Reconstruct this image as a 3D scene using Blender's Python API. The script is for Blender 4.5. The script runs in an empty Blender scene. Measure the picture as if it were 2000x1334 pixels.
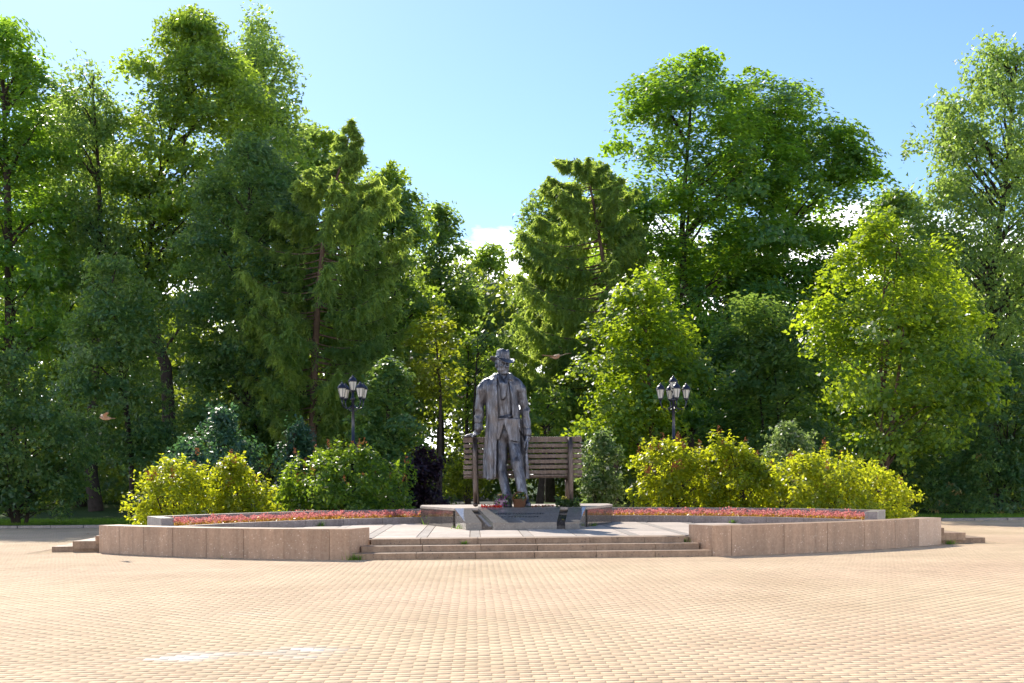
import bpy, bmesh, math, random
import numpy as np
from mathutils import Matrix, Vector

R_ = math.radians
scene = bpy.context.scene
COL = scene.collection
random.seed(7)
RNG = np.random.default_rng(11)

# ------------------------------------------------------------------ camera, sky, sun, exposure
F_PX, HZ, EYE, ROLL = 2400.0, 930.0, 1.458, 0.008
cam_d = bpy.data.cameras.new('camera')
cam = bpy.data.objects.new('camera', cam_d)
COL.objects.link(cam)
cam_d.sensor_width = 36.0
cam_d.lens = 36.0 * F_PX / 2000.0
cam_d.shift_y = (HZ - 667.0) / 2000.0
cam_d.clip_start, cam_d.clip_end = 0.1, 3000.0
cam.matrix_world = (Matrix.Translation((0, 0, EYE)) @ Matrix.Rotation(R_(90), 4, 'X')
                    @ Matrix.Rotation(-ROLL, 4, 'Z'))
scene.camera = cam

SUN = Vector((-0.52, 1.17, 1.0)).normalized()
SUN_EL = math.asin(SUN.z)
SUN_AZ = math.atan2(SUN.x, SUN.y)
world = bpy.data.worlds.new('World')
scene.world = world
world.use_nodes = True
wt = world.node_tree
bg = wt.nodes['Background']
sky = wt.nodes.new('ShaderNodeTexSky')
sky.sky_type = 'NISHITA'
sky.sun_disc = False
sky.sun_elevation, sky.sun_rotation = SUN_EL, SUN_AZ
sky.air_density, sky.dust_density, sky.ozone_density = 1.0, 0.30, 6.0
# bank of low white summer cloud all round the horizon, brightened to add fill light, its top edge broken by noise
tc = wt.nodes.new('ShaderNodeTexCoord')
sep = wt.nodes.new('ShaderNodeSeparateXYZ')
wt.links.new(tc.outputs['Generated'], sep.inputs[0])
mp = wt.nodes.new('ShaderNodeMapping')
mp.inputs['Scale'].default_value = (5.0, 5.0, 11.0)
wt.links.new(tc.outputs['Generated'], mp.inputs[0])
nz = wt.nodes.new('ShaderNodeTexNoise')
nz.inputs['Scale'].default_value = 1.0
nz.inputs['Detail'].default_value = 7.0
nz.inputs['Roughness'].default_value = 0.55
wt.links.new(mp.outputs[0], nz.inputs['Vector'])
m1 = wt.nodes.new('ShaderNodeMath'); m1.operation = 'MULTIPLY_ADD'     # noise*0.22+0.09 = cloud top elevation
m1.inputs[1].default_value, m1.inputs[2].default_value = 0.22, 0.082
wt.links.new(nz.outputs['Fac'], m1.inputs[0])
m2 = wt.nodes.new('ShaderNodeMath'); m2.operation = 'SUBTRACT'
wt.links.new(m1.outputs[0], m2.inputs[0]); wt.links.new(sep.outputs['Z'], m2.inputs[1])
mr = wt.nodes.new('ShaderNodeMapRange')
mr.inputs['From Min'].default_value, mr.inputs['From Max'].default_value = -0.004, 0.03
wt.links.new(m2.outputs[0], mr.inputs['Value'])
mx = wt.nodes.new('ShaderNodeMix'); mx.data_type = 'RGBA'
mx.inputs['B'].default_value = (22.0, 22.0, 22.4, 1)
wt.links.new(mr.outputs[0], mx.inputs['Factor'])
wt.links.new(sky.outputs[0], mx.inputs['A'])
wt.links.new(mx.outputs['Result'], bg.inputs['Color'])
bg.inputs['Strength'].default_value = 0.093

sun_d = bpy.data.lights.new('sun', 'SUN')
sun_d.energy, sun_d.angle, sun_d.color = 3.45, R_(0.53), (1.0, 0.93, 0.82)
sun = bpy.data.objects.new('sun', sun_d)
COL.objects.link(sun)
sun.rotation_euler = SUN.to_track_quat('Z', 'Y').to_euler()
sun.location = (-20, 40, 40)

vs = scene.view_settings
vs.view_transform, vs.look, vs.gamma, vs.use_curve_mapping = 'Standard', 'None', 1.0, False
vs.exposure = 1.07
cy = scene.cycles
cy.max_bounces, cy.diffuse_bounces, cy.glossy_bounces, cy.transmission_bounces = 6, 3, 3, 3
cy.sample_clamp_indirect = 6.0
cy.use_denoising = True


# ------------------------------------------------------------------ helpers
def at(px, py, d):
    """world point seen at photo pixel (px,py) at distance d along +Y"""
    x, y = px - 1000.0, py - HZ
    xr, yr = x - ROLL * y, y + ROLL * x
    return Vector((xr * d / F_PX, d, EYE - yr * d / F_PX))


def link(o, parent=None):
    COL.objects.link(o)
    if parent is not None:
        o.parent = parent
    return o


def tag(o, label=None, cat=None, group=None, kind=None):
    if label: o['label'] = label
    if cat: o['category'] = cat
    if group: o['group'] = group
    if kind: o['kind'] = kind
    return o


def empty(name, loc=(0, 0, 0), rz=0.0):
    o = bpy.data.objects.new(name, None)
    o.location = loc
    o.rotation_euler = (0, 0, rz)
    o.empty_display_size = 0.2
    return link(o)


def np_mesh(name, v, f, mats=(), smooth=False, rnd=None, midx=None):
    """mesh from numpy arrays; f is (M,k); rnd = per-vertex float attribute"""
    v = np.ascontiguousarray(v, np.float32)
    f = np.ascontiguousarray(f, np.int32)
    me = bpy.data.meshes.new(name)
    M, k = f.shape
    me.vertices.add(len(v)); me.vertices.foreach_set('co', v.ravel())
    me.loops.add(M * k); me.loops.foreach_set('vertex_index', f.ravel())
    me.polygons.add(M)
    me.polygons.foreach_set('loop_start', np.arange(0, M * k, k, dtype=np.int32))
    me.polygons.foreach_set('loop_total', np.full(M, k, np.int32))
    if smooth:
        me.polygons.foreach_set('use_smooth', np.ones(M, bool))
    for m in (mats if isinstance(mats, (list, tuple)) else [mats]):
        me.materials.append(m)
    if midx is not None:
        me.polygons.foreach_set('material_index', np.ascontiguousarray(midx, np.int32))
    if rnd is not None:
        rnd = np.ascontiguousarray(rnd, np.float32)
        if rnd.ndim == 1:
            a = me.attributes.new('rnd', 'FLOAT', 'POINT'); a.data.foreach_set('value', rnd)
        else:
            a = me.attributes.new('col', 'FLOAT_COLOR', 'POINT'); a.data.foreach_set('color', rnd.ravel())
    me.update(calc_edges=True)
    me.validate()
    return me


def mobj(name, me, parent=None, loc=None, rot=None):
    o = bpy.data.objects.new(name, me)
    if loc is not None: o.location = loc
    if rot is not None: o.rotation_euler = rot
    return link(o, parent)


class MB:
    """collects boxes, prisms, tubes and lathes; build() links ONE mesh object"""
    def __init__(s):
        s.bm = bmesh.new()

    def prism(s, pts, z0, z1, top=None):
        a = [s.bm.verts.new((p[0], p[1], z0)) for p in pts]
        tp = top if top is not None else pts
        zt = z1 if isinstance(z1, (list, tuple)) else [z1] * len(pts)
        b = [s.bm.verts.new((p[0], p[1], z)) for p, z in zip(tp, zt)]
        n = len(pts)
        s.bm.faces.new(b); s.bm.faces.new(a[::-1])
        for i in range(n):
            s.bm.faces.new((a[i], a[(i + 1) % n], b[(i + 1) % n], b[i]))
        return s

    def box(s, c, size, rz=0.0, ry=0.0):
        m = Matrix.Translation(c) @ Matrix.Rotation(rz, 4, 'Z') @ Matrix.Rotation(ry, 4, 'Y') @ Matrix.Diagonal((*size, 1))
        bmesh.ops.create_cube(s.bm, size=1.0, matrix=m)
        return s

    def tube(s, pts, rad, n=8, cap=True):
        pts = [Vector(p) for p in pts]
        rad = rad if isinstance(rad, (list, tuple)) else [rad] * len(pts)
        rings = []
        a = None
        for i, p in enumerate(pts):
            t = (pts[min(i + 1, len(pts) - 1)] - pts[max(i - 1, 0)]).normalized()
            if a is None:
                a = t.cross(Vector((0, 0, 1)))
                if a.length < 0.3: a = t.cross(Vector((0, 1, 0)))
            a = (a - t * a.dot(t)).normalized(); b = t.cross(a)
            rings.append([s.bm.verts.new(p + (a * math.cos(2 * math.pi * k / n) + b * math.sin(2 * math.pi * k / n)) * rad[i]) for k in range(n)])
        for r0, r1 in zip(rings, rings[1:]):
            for k in range(n):
                s.bm.faces.new((r0[k], r0[(k + 1) % n], r1[(k + 1) % n], r1[k]))
        if cap:
            s.bm.faces.new(rings[0][::-1]); s.bm.faces.new(rings[-1])
        return s

    def lathe(s, prof, c=(0, 0, 0), n=16, squash=1.0, ph=0.0):
        c = Vector(c); rings = []
        for r, z in prof:
            rings.append([s.bm.verts.new(c + Vector((r * math.cos(2 * math.pi * k / n + ph), r * squash * math.sin(2 * math.pi * k / n + ph), z))) for k in range(n)])
        for r0, r1 in zip(rings, rings[1:]):
            for k in range(n):
                s.bm.faces.new((r0[k], r0[(k + 1) % n], r1[(k + 1) % n], r1[k]))
        s.bm.faces.new(rings[0][::-1]); s.bm.faces.new(rings[-1])
        return s

    def ball(s, c, r, sub=1):
        m = Matrix.Translation(c) @ Matrix.Diagonal((*(r if isinstance(r, (list, tuple)) else (r, r, r)), 1))
        bmesh.ops.create_icosphere(s.bm, subdivisions=sub, radius=1.0, matrix=m)
        return s

    def bevel(s, w, seg=1, ang=0.6):
        es = [e for e in s.bm.edges if e.is_manifold and e.calc_face_angle(0) > ang]
        bmesh.ops.bevel(s.bm, geom=es, offset=w, segments=seg, affect='EDGES', profile=0.6, clamp_overlap=True)
        return s

    def mesh(s, name, mat, smooth=False):
        bmesh.ops.recalc_face_normals(s.bm, faces=s.bm.faces)
        me = bpy.data.meshes.new(name)
        s.bm.to_mesh(me); s.bm.free()
        me.materials.append(mat)
        if smooth:
            for p in me.polygons: p.use_smooth = True
        return me

    def build(s, name, mat, parent=None, smooth=False, loc=None, rot=None):
        return mobj(name, s.mesh(name, mat, smooth), parent, loc, rot)


# ------------------------------------------------------------------ materials
def new_mat(name):
    m = bpy.data.materials.new(name)
    m.use_nodes = True
    return m, m.node_tree, m.node_tree.nodes['Principled BSDF']


def N(t, typ, **kw):
    n = t.nodes.new(typ)
    for k, v in kw.items():
        if k.startswith('i_'):
            n.inputs[k[2:].replace('_', ' ')].default_value = v
        else:
            setattr(n, k, v)
    return n


def ramp(t, fac, stops):
    r = t.nodes.new('ShaderNodeValToRGB')
    el = r.color_ramp.elements
    while len(el) < len(stops): el.new(0.5)
    for e, (p, c) in zip(el, stops):
        e.position = p
        e.color = (*c, 1) if len(c) == 3 else c
    t.links.new(fac, r.inputs[0])
    return r.outputs[0]


def mixc(t, fac, a, b, blend='MIX'):
    m = t.nodes.new('ShaderNodeMix'); m.data_type = 'RGBA'; m.blend_type = blend
    for s, v in (('Factor', fac), ('A', a), ('B', b)):
        if hasattr(v, 'links'): t.links.new(v, m.inputs[s])
        else: m.inputs[s].default_value = v if s == 'Factor' else (*v, 1)
    return m.outputs['Result']


def noise(t, vec, scale, detail=4.0, rough=0.6, out='Fac'):
    n = N(t, 'ShaderNodeTexNoise', i_Scale=scale, i_Detail=detail, i_Roughness=rough)
    t.links.new(vec, n.inputs['Vector'])
    return n.outputs[out]


def posn(t, scale=(1, 1, 1)):
    g = t.nodes.new('ShaderNodeNewGeometry')
    m = N(t, 'ShaderNodeMapping'); m.inputs['Scale'].default_value = scale
    t.links.new(g.outputs['Position'], m.inputs[0])
    return m.outputs[0]


def bump(t, b, h, strength, dist=0.01):
    n = N(t, 'ShaderNodeBump', i_Strength=strength, i_Distance=dist)
    t.links.new(h, n.inputs['Height']); t.links.new(n.outputs[0], b.inputs['Normal'])


def granite(name, ca, cb, speck, rough, spec=0.5, streak=0.25):
    m, t, b = new_mat(name)
    p = posn(t)
    v = N(t, 'ShaderNodeTexVoronoi', i_Scale=55.0); t.links.new(p, v.inputs['Vector'])
    base = ramp(t, noise(t, p, 22.0, 6.0, 0.75), [(0.32, ca), (0.68, cb)])
    sp = ramp(t, v.outputs['Color'], [(0.86, (0, 0, 0)), (0.93, (1, 1, 1))])
    base = mixc(t, sp, base, speck)
    stain = ramp(t, noise(t, posn(t, (3.2, 3.2, 0.45)), 1.6, 6.0, 0.65), [(0.38, (1.06, 1.06, 1.06)), (0.72, (1 - streak,) * 3)])
    base = mixc(t, 1.0, base, stain, 'MULTIPLY')
    oi = N(t, 'ShaderNodeObjectInfo')
    base = mixc(t, 1.0, base, ramp(t, oi.outputs['Random'], [(0, (0.86, 0.85, 0.84)), (1, (1.08, 1.06, 1.04))]), 'MULTIPLY')
    t.links.new(base, b.inputs['Base Color'])
    rr = ramp(t, noise(t, p, 5.0, 4.0), [(0.3, (rough * 0.8,) * 3), (0.7, (min(1, rough * 1.25),) * 3)])
    t.links.new(rr, b.inputs['Roughness'])
    b.inputs['Specular IOR Level'].default_value = spec
    bump(t, b, noise(t, p, 90.0, 3.0), 0.12 * min(1, rough * 2), 0.004)
    return m


M = {}
M['granite_red'] = granite('granite_reddish', (0.36, 0.225, 0.145), (0.49, 0.34, 0.23), (0.68, 0.54, 0.42), 0.5, 0.3, 0.35)
M['granite_pale'] = granite('granite_pale_brown', (0.41, 0.275, 0.19), (0.53, 0.385, 0.275), (0.66, 0.55, 0.45), 0.5, 0.4, 0.15)
M['granite_step'] = granite('granite_step', (0.29, 0.19, 0.12), (0.44, 0.31, 0.21), (0.18, 0.13, 0.10), 0.65, 0.3, 0.35)
M['granite_grey'] = granite('granite_grey', (0.21, 0.17, 0.155), (0.35, 0.30, 0.275), (0.5, 0.45, 0.42), 0.4)
M['granite_polished'] = granite('granite_polished', (0.055, 0.048, 0.042), (0.12, 0.105, 0.09), (0.26, 0.22, 0.19), 0.06, 0.75, 0.1)
M['granite_plaque'] = granite('granite_plaque', (0.16, 0.15, 0.135), (0.27, 0.25, 0.225), (0.36, 0.34, 0.3), 0.05, 1.0, 0.1)
M['slab'] = granite('pale_paving_slab', (0.44, 0.36, 0.30), (0.58, 0.49, 0.41), (0.32, 0.28, 0.25), 0.7, 0.3, 0.18)
M['slab_dark'] = granite('grey_paving_strip', (0.29, 0.245, 0.21), (0.39, 0.335, 0.29), (0.46, 0.41, 0.36), 0.65, 0.3, 0.2)


def plain(name, c, rough=0.6, metal=0.0, spec=0.5, var=0.12, vs_=8.0):
    m, t, b = new_mat(name)
    p = posn(t)
    cc = ramp(t, noise(t, p, vs_, 4.0), [(0.25, tuple(x * (1 - var) for x in c)), (0.75, tuple(min(1, x * (1 + var)) for x in c))])
    t.links.new(cc, b.inputs['Base Color'])
    b.inputs['Roughness'].default_value, b.inputs['Metallic'].default_value = rough, metal
    b.inputs['Specular IOR Level'].default_value = spec
    return m


def brick_mat():
    m, t, b = new_mat('paving_brick')
    a = N(t, 'ShaderNodeAttribute', attribute_name='col')
    p = posn(t)
    c = mixc(t, 1.0, a.outputs['Color'], ramp(t, noise(t, p, 30.0, 5.0, 0.7), [(0.3, (0.82, 0.81, 0.80)), (0.7, (1.1, 1.1, 1.1))]), 'MULTIPLY')
    c = mixc(t, 1.0, c, ramp(t, noise(t, p, 0.45, 5.0, 0.6), [(0.3, (0.84, 0.82, 0.79)), (0.62, (1.04, 1.04, 1.04))]), 'MULTIPLY')
    c = mixc(t, 1.0, c, ramp(t, noise(t, p, 1.7, 7.0, 0.7), [(0.26, (0.72, 0.69, 0.65)), (0.38, (1, 1, 1))]), 'MULTIPLY')
    t.links.new(c, b.inputs['Base Color'])
    b.inputs['Roughness'].default_value = 0.85
    b.inputs['Specular IOR Level'].default_value = 0.25
    bump(t, b, noise(t, p, 160.0, 3.0), 0.25, 0.003)
    return m


M['brick'] = brick_mat()


def bed_mat():
    m, t, b = new_mat('plaza_bed')
    p = posn(t)
    br = N(t, 'ShaderNodeTexBrick', i_Scale=1.0, offset=0.5)
    br.inputs['Color1'].default_value = (0.46, 0.34, 0.24, 1)
    br.inputs['Color2'].default_value = (0.40, 0.285, 0.195, 1)
    br.inputs['Mortar'].default_value = (0.2, 0.145, 0.1, 1)
    br.inputs['Mortar Size'].default_value = 0.006
    br.inputs['Brick Width'].default_value = 0.2
    br.inputs['Row Height'].default_value = 0.1
    t.links.new(p, br.inputs['Vector'])
    t.links.new(br.outputs['Color'], b.inputs['Base Color'])
    b.inputs['Roughness'].default_value = 0.9
    return m


M['bed'] = bed_mat()
M['sand'] = plain('joint_sand', (0.47, 0.35, 0.22), 0.95, 0, 0.1, 0.3, 3.0)
M['soil'] = plain('soil', (0.06, 0.042, 0.03), 0.95, 0, 0.1, 0.3)
M['asphalt'] = plain('asphalt', (0.09, 0.088, 0.085), 0.9, 0, 0.2, 0.25, 3.0)
M['wood'] = None


def lawn_mat():
    m, t, b = new_mat('lawn')
    p = posn(t)
    c = ramp(t, noise(t, p, 0.8, 8.0, 0.7), [(0.3, (0.03, 0.05, 0.014)), (0.55, (0.05, 0.085, 0.02)), (0.8, (0.085, 0.09, 0.035))])
    t.links.new(c, b.inputs['Base Color'])
    b.inputs['Roughness'].default_value = 0.95
    b.inputs['Specular IOR Level'].default_value = 0.1
    bump(t, b, noise(t, p, 12.0, 5.0), 0.8, 0.08)
    return m


M['lawn'] = lawn_mat()


def leaf_mat(name, stops, trans, fac=0.42, rough=0.42, spec=0.45):
    """stops: leaf colours across the per-leaf random value; trans: colour of light through the leaf"""
    m, t, b = new_mat(name)
    a = N(t, 'ShaderNodeAttribute', attribute_name='rnd')
    c = ramp(t, a.outputs['Fac'], stops)
    t.links.new(c, b.inputs['Base Color'])
    b.inputs['Roughness'].default_value = rough
    b.inputs['Specular IOR Level'].default_value = spec
    tr = N(t, 'ShaderNodeBsdfTranslucent')
    tcx = ramp(t, a.outputs['Fac'], [(0.0, tuple(x * 0.7 for x in trans)), (1.0, tuple(min(1, x * 1.25) for x in trans))])
    t.links.new(tcx, tr.inputs['Color'])
    mix = N(t, 'ShaderNodeMixShader'); mix.inputs[0].default_value = fac
    t.links.new(b.outputs[0], mix.inputs[1]); t.links.new(tr.outputs[0], mix.inputs[2])
    t.links.new(mix.outputs[0], t.nodes['Material Output'].inputs[0])
    return m


L = {}
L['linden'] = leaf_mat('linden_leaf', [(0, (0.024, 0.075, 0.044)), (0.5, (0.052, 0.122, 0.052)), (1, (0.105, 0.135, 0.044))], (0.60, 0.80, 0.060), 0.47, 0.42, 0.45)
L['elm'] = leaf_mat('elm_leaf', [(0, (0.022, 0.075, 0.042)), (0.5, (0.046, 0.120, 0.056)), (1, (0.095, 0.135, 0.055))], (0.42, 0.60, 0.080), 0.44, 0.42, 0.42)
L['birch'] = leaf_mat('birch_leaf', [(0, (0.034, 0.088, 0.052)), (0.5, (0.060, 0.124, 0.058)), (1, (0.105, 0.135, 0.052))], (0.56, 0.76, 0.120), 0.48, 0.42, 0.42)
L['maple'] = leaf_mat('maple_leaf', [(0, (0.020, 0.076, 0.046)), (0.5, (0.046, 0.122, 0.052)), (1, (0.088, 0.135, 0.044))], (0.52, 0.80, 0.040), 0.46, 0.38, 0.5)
L['maple_lit'] = leaf_mat('sunlit_maple_leaf', [(0, (0.024, 0.084, 0.044)), (0.5, (0.050, 0.125, 0.044)), (1, (0.098, 0.135, 0.036))], (0.66, 0.90, 0.030), 0.48, 0.42, 0.42)  # lighter copy of the maple leaf, sunlight put into its colour
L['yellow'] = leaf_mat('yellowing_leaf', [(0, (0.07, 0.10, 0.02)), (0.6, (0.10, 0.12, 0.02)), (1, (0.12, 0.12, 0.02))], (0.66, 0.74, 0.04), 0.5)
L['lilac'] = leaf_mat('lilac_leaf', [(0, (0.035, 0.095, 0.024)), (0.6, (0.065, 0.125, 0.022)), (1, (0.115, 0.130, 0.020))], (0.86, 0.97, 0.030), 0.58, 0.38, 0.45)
L['lilac_green_shaded'] = leaf_mat('lilac_green_shaded_leaf', [(0, (0.032, 0.090, 0.030)), (0.6, (0.055, 0.120, 0.028)), (1, (0.105, 0.130, 0.022))], (0.50, 0.70, 0.030), 0.46, 0.4, 0.45)  # greener leaf, with missing tree shade put into its dimmer colour
L['blue'] = leaf_mat('bluish_shrub_leaf', [(0, (0.030, 0.085, 0.064)), (0.6, (0.048, 0.115, 0.080)), (1, (0.070, 0.130, 0.080))], (0.14, 0.30, 0.080), 0.42, 0.42, 0.45)
L['purple'] = leaf_mat('purple_barberry_leaf', [(0, (0.014, 0.008, 0.014)), (0.6, (0.024, 0.012, 0.022)), (1, (0.036, 0.018, 0.028))], (0.06, 0.015, 0.03), 0.3)
L['white'] = leaf_mat('pale_edged_leaf', [(0, (0.040, 0.095, 0.035)), (0.6, (0.070, 0.125, 0.045)), (0.8, (0.250, 0.270, 0.160)), (1, (0.500, 0.480, 0.360))], (0.40, 0.55, 0.120), 0.42, 0.4, 0.45)
L['larch'] = leaf_mat('larch_needles', [(0, (0.036, 0.100, 0.050)), (0.5, (0.066, 0.128, 0.054)), (1, (0.112, 0.135, 0.050))], (0.66, 0.88, 0.120), 0.54, 0.6, 0.25)
L['woods'] = leaf_mat('far_leaf', [(0, (0.026, 0.075, 0.050)), (0.6, (0.045, 0.105, 0.054)), (1, (0.080, 0.125, 0.050))], (0.44, 0.54, 0.040), 0.44, 0.42, 0.4)
L['grass'] = leaf_mat('grass_blade', [(0, (0.035, 0.095, 0.022)), (1, (0.080, 0.135, 0.030))], (0.30, 0.52, 0.030), 0.45, 0.6, 0.2)
M['bark'] = plain('dark_bark', (0.045, 0.036, 0.030), 0.95, 0, 0.15, 0.4, 6.0)
M['bark_red'] = plain('larch_bark', (0.105, 0.070, 0.052), 0.95, 0, 0.15, 0.4, 6.0)
M['seed'] = plain('dry_seed_head', (0.34, 0.13, 0.045), 0.9, 0, 0.2, 0.3, 20.0)
M['iron'] = plain('black_painted_iron', (0.010, 0.012, 0.028), 0.35, 0, 0.6, 0.2)


def tube_np(P, r, n=6):
    """tube along points P (k,3) with radii r (k,) -> verts, quads"""
    P = np.asarray(P, float); k = len(P)
    T = np.gradient(P, axis=0); T /= np.linalg.norm(T, axis=1, keepdims=True) + 1e-9
    ref = np.where(np.abs(T[:, 2:3]) > 0.9, np.array([[0, 1.0, 0]]), np.array([[0, 0, 1.0]]))
    A = np.cross(T, ref); A /= np.linalg.norm(A, axis=1, keepdims=True) + 1e-9
    B = np.cross(T, A)
    th = np.arange(n) * 2 * np.pi / n
    V = P[:, None, :] + (A[:, None, :] * np.cos(th)[None, :, None] + B[:, None, :] * np.sin(th)[None, :, None]) * np.asarray(r)[:, None, None]
    i = np.arange(k - 1)[:, None] * n; j = np.arange(n)[None, :]
    Q = np.stack([i + j, i + (j + 1) % n, i + n + (j + 1) % n, i + n + j], -1).reshape(-1, 4)
    return V.reshape(-1, 3), Q


class Tubes:
    def __init__(s): s.v, s.f, s.n = [], [], 0

    def add(s, P, r, n=6):
        v, f = tube_np(P, r, n)
        s.v.append(v); s.f.append(f + s.n); s.n += len(v)

    def obj(s, name, mat, parent):
        return mobj(name, np_mesh(name, np.concatenate(s.v), np.concatenate(s.f), mat, True), parent)


def unit(a):
    return a / (np.linalg.norm(a, axis=-1, keepdims=True) + 1e-9)


def leaves_np(P, Nrm, Lg, Wd, rg, fold=0.18, tri=False):
    """diamond leaves, slightly folded: P base points, Nrm face normals"""
    n = len(P)
    Nrm = unit(Nrm)
    t = unit(np.cross(Nrm, rg.normal(size=(n, 3))))
    s = np.cross(Nrm, t)
    Lg = Lg * rg.uniform(0.7, 1.25, (n, 1)); Wd = Wd * rg.uniform(0.75, 1.2, (n, 1))
    if tri:                       # far foliage: one pointed triangle per leaf, same area
        V = np.stack([P + s * Wd * 0.5, P - s * Wd * 0.5, P + t * Lg], 1)
        return V.reshape(-1, 3), np.arange(n * 3).reshape(-1, 3)
    mid = P + t * Lg * 0.45
    V = np.stack([P, mid + s * Wd * 0.5 + Nrm * Wd * fold, P + t * Lg - Nrm * Lg * 0.1, mid - s * Wd * 0.5 + Nrm * Wd * fold], 1)
    Q = np.arange(n * 4).reshape(-1, 4)
    return V.reshape(-1, 3), Q

# ------------------------------------------------------------------ ground, plaza, path
ROT = R_(1.8)
CX, CY = 0.34, 21.8                      # middle of the front stair, on the ground


def W(u, v, z=0.0):
    c, s = math.cos(ROT), math.sin(ROT)
    return Vector((CX + u * c - v * s, CY + u * s + v * c, z))


def site(o):
    o.location = (CX, CY, 0); o.rotation_euler = (0, 0, ROT)
    return o


def sheet(name, pts, z, mat):
    return MB().prism(pts, z - 0.02, z).build(name, mat)


tag(sheet('lawn', [(-900, -900), (900, -900), (900, 1800), (-900, 1800)], -0.05, M['lawn']), 'dark green shaded lawn reaching back under the trees', 'lawn', kind='structure')
PLAZA_END = 37.2
plaza = tag(sheet('plaza', [(-70, -60), (70, -60), (70, PLAZA_END), (-70, PLAZA_END)], -0.024, M['bed']),
            'wide plaza paved with sunlit beige bricks', 'plaza', kind='structure')
tag(sheet('path', [(-3.6, PLAZA_END - 0.02), (1.4, PLAZA_END - 0.02), (-0.5, 130), (-5.5, 130)], -0.035, M['asphalt']),
    'grey asphalt path leading away behind the bench', 'path', kind='structure')
kb = MB()
for x0 in np.arange(-40, 40, 1.0):
    if abs(x0 + 0.5) > 10.5:
        kb.box((x0 + 0.5, PLAZA_END + 0.09, 0.0), (0.985, 0.12, 0.16))
tag(kb.bevel(0.012).build('kerb', M['granite_grey']), 'low grey kerb along the far edge of the plaza', 'kerb', kind='structure')

# bricks: running bond, 0.2 x 0.1 m, chamfered, in the plaza's own (rotated) grid
BL, BWd = 0.2, 0.1


def in_monument(u, v):
    r = math.hypot(u, v - 11.9)
    front = (abs(u) < 3.25 and v > -0.02) or (r < 12.36 and abs(u) < 8.6)
    return (front and v < 14) or (abs(u) < 9.75 and 2.75 < v < 14)


rows = []
for j in range(-150, 155):
    v = (j + 0.5) * BWd
    d = CY + v
    if d < 6.6 or d > PLAZA_END - 0.1: continue
    half = 0.4167 * d + 2.4
    i0, i1 = int(-half / BL) - 3, int(half / BL) + 3
    uu = (np.arange(i0, i1) + (0.5 if j % 2 else 0.0)) * BL + RNG.normal(0, 0.004)
    for u in uu:
        if not in_monument(u, v) and not in_monument(u + 0.1, v) and not in_monument(u - 0.1, v):
            rows.append((u, v + 0.006 * math.sin(u * 0.9 + v * 0.3)))
rows = np.array(rows)
nb = len(rows)
order = np.argsort(rows[:, 1], kind='stable')
rows = rows[order]
wob = 0.0008 * np.sin(rows[:, 0] * 2.1 + 1.7 * np.sin(rows[:, 1] * 1.3)) + 0.0006 * np.sin(rows[:, 1] * 2.9 + rows[:, 0])
zt = wob + RNG.normal(0, 0.0003, nb)
hl = BL / 2 - 0.0016 - np.abs(RNG.normal(0, 0.0010, nb))
hw = BWd / 2 - 0.0015 - np.abs(RNG.normal(0, 0.0008, nb))
wide = RNG.random(nb) < 0.02
hw = np.where(wide, hw - RNG.uniform(0.004, 0.011, nb), hw)
ch = 0.0016
tilt = RNG.normal(0, 0.0018, (nb, 2))
sx, sy = np.array([-1, 1, 1, -1]), np.array([-1, -1, 1, 1])
top = np.stack([rows[:, 0:1] + sx * (hl - ch)[:, None], rows[:, 1:2] + sy * (hw - ch)[:, None],
                zt[:, None] + tilt[:, 0:1] * sx * 0.1 + tilt[:, 1:2] * sy * 0.05], -1)
bot = np.stack([rows[:, 0:1] + sx * hl[:, None], rows[:, 1:2] + sy * hw[:, None],
                np.broadcast_to(zt[:, None] - 0.006, (nb, 4))], -1)
BV = np.concatenate([top, bot], 1)                              # nb,8,3
BF = np.array([[0, 1, 2, 3], [4, 5, 1, 0], [5, 6, 2, 1], [6, 7, 3, 2], [7, 4, 0, 3]])
# real brick colours: buff and pink batches in large drifting patches, plus scatter
drift = (np.sin(rows[:, 0] * 0.55 + 0.6 * rows[:, 1]) + np.sin(rows[:, 1] * 0.9 - rows[:, 0] * 0.35 + 1.0)) * 0.25
mixv = np.clip(0.45 + drift * .6 + RNG.normal(0, 0.13, nb), 0, 1)[:, None]
buff, pink = np.array([[0.64, 0.485, 0.305]]), np.array([[0.635, 0.445, 0.295]])
bc = (buff * (1 - mixv) + pink * mixv) * RNG.normal(1.0, 0.035, (nb, 1))
wx, wy = CX + rows[:, 0] * math.cos(ROT) - rows[:, 1] * math.sin(ROT), CY + rows[:, 0] * math.sin(ROT) + rows[:, 1] * math.cos(ROT)                        # washed-out white paint left on a few bricks


def paint_blob(px, py, rx, ry):
    d = EYE * F_PX / (py - HZ); x = (px - 1000) * d / F_PX
    q = ((wx - x) / rx) ** 2 + ((wy - d) / ry) ** 2
    return np.exp(-q * 1.1)


pb = (paint_blob(385, 1276, 0.22, 0.20) + 0.8 * paint_blob(330, 1281, 0.22, 0.12) + 0.85 * paint_blob(600, 1266, 0.28, 0.16)
      + 0.8 * paint_blob(590, 1279, 0.16, 0.16) + 0.5 * paint_blob(480, 1272, 0.3, 0.08) + 0.25 * paint_blob(490, 1195, 0.3, 0.1))
pb = np.clip(pb * RNG.uniform(0.35, 1.35, nb), 0, 0.95)[:, None]
bc = bc * (1 - pb) + np.array([[0.80, 0.80, 0.77]]) * pb
bc = np.concatenate([np.clip(bc, 0, 0.85), np.ones((nb, 1))], 1)

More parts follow.
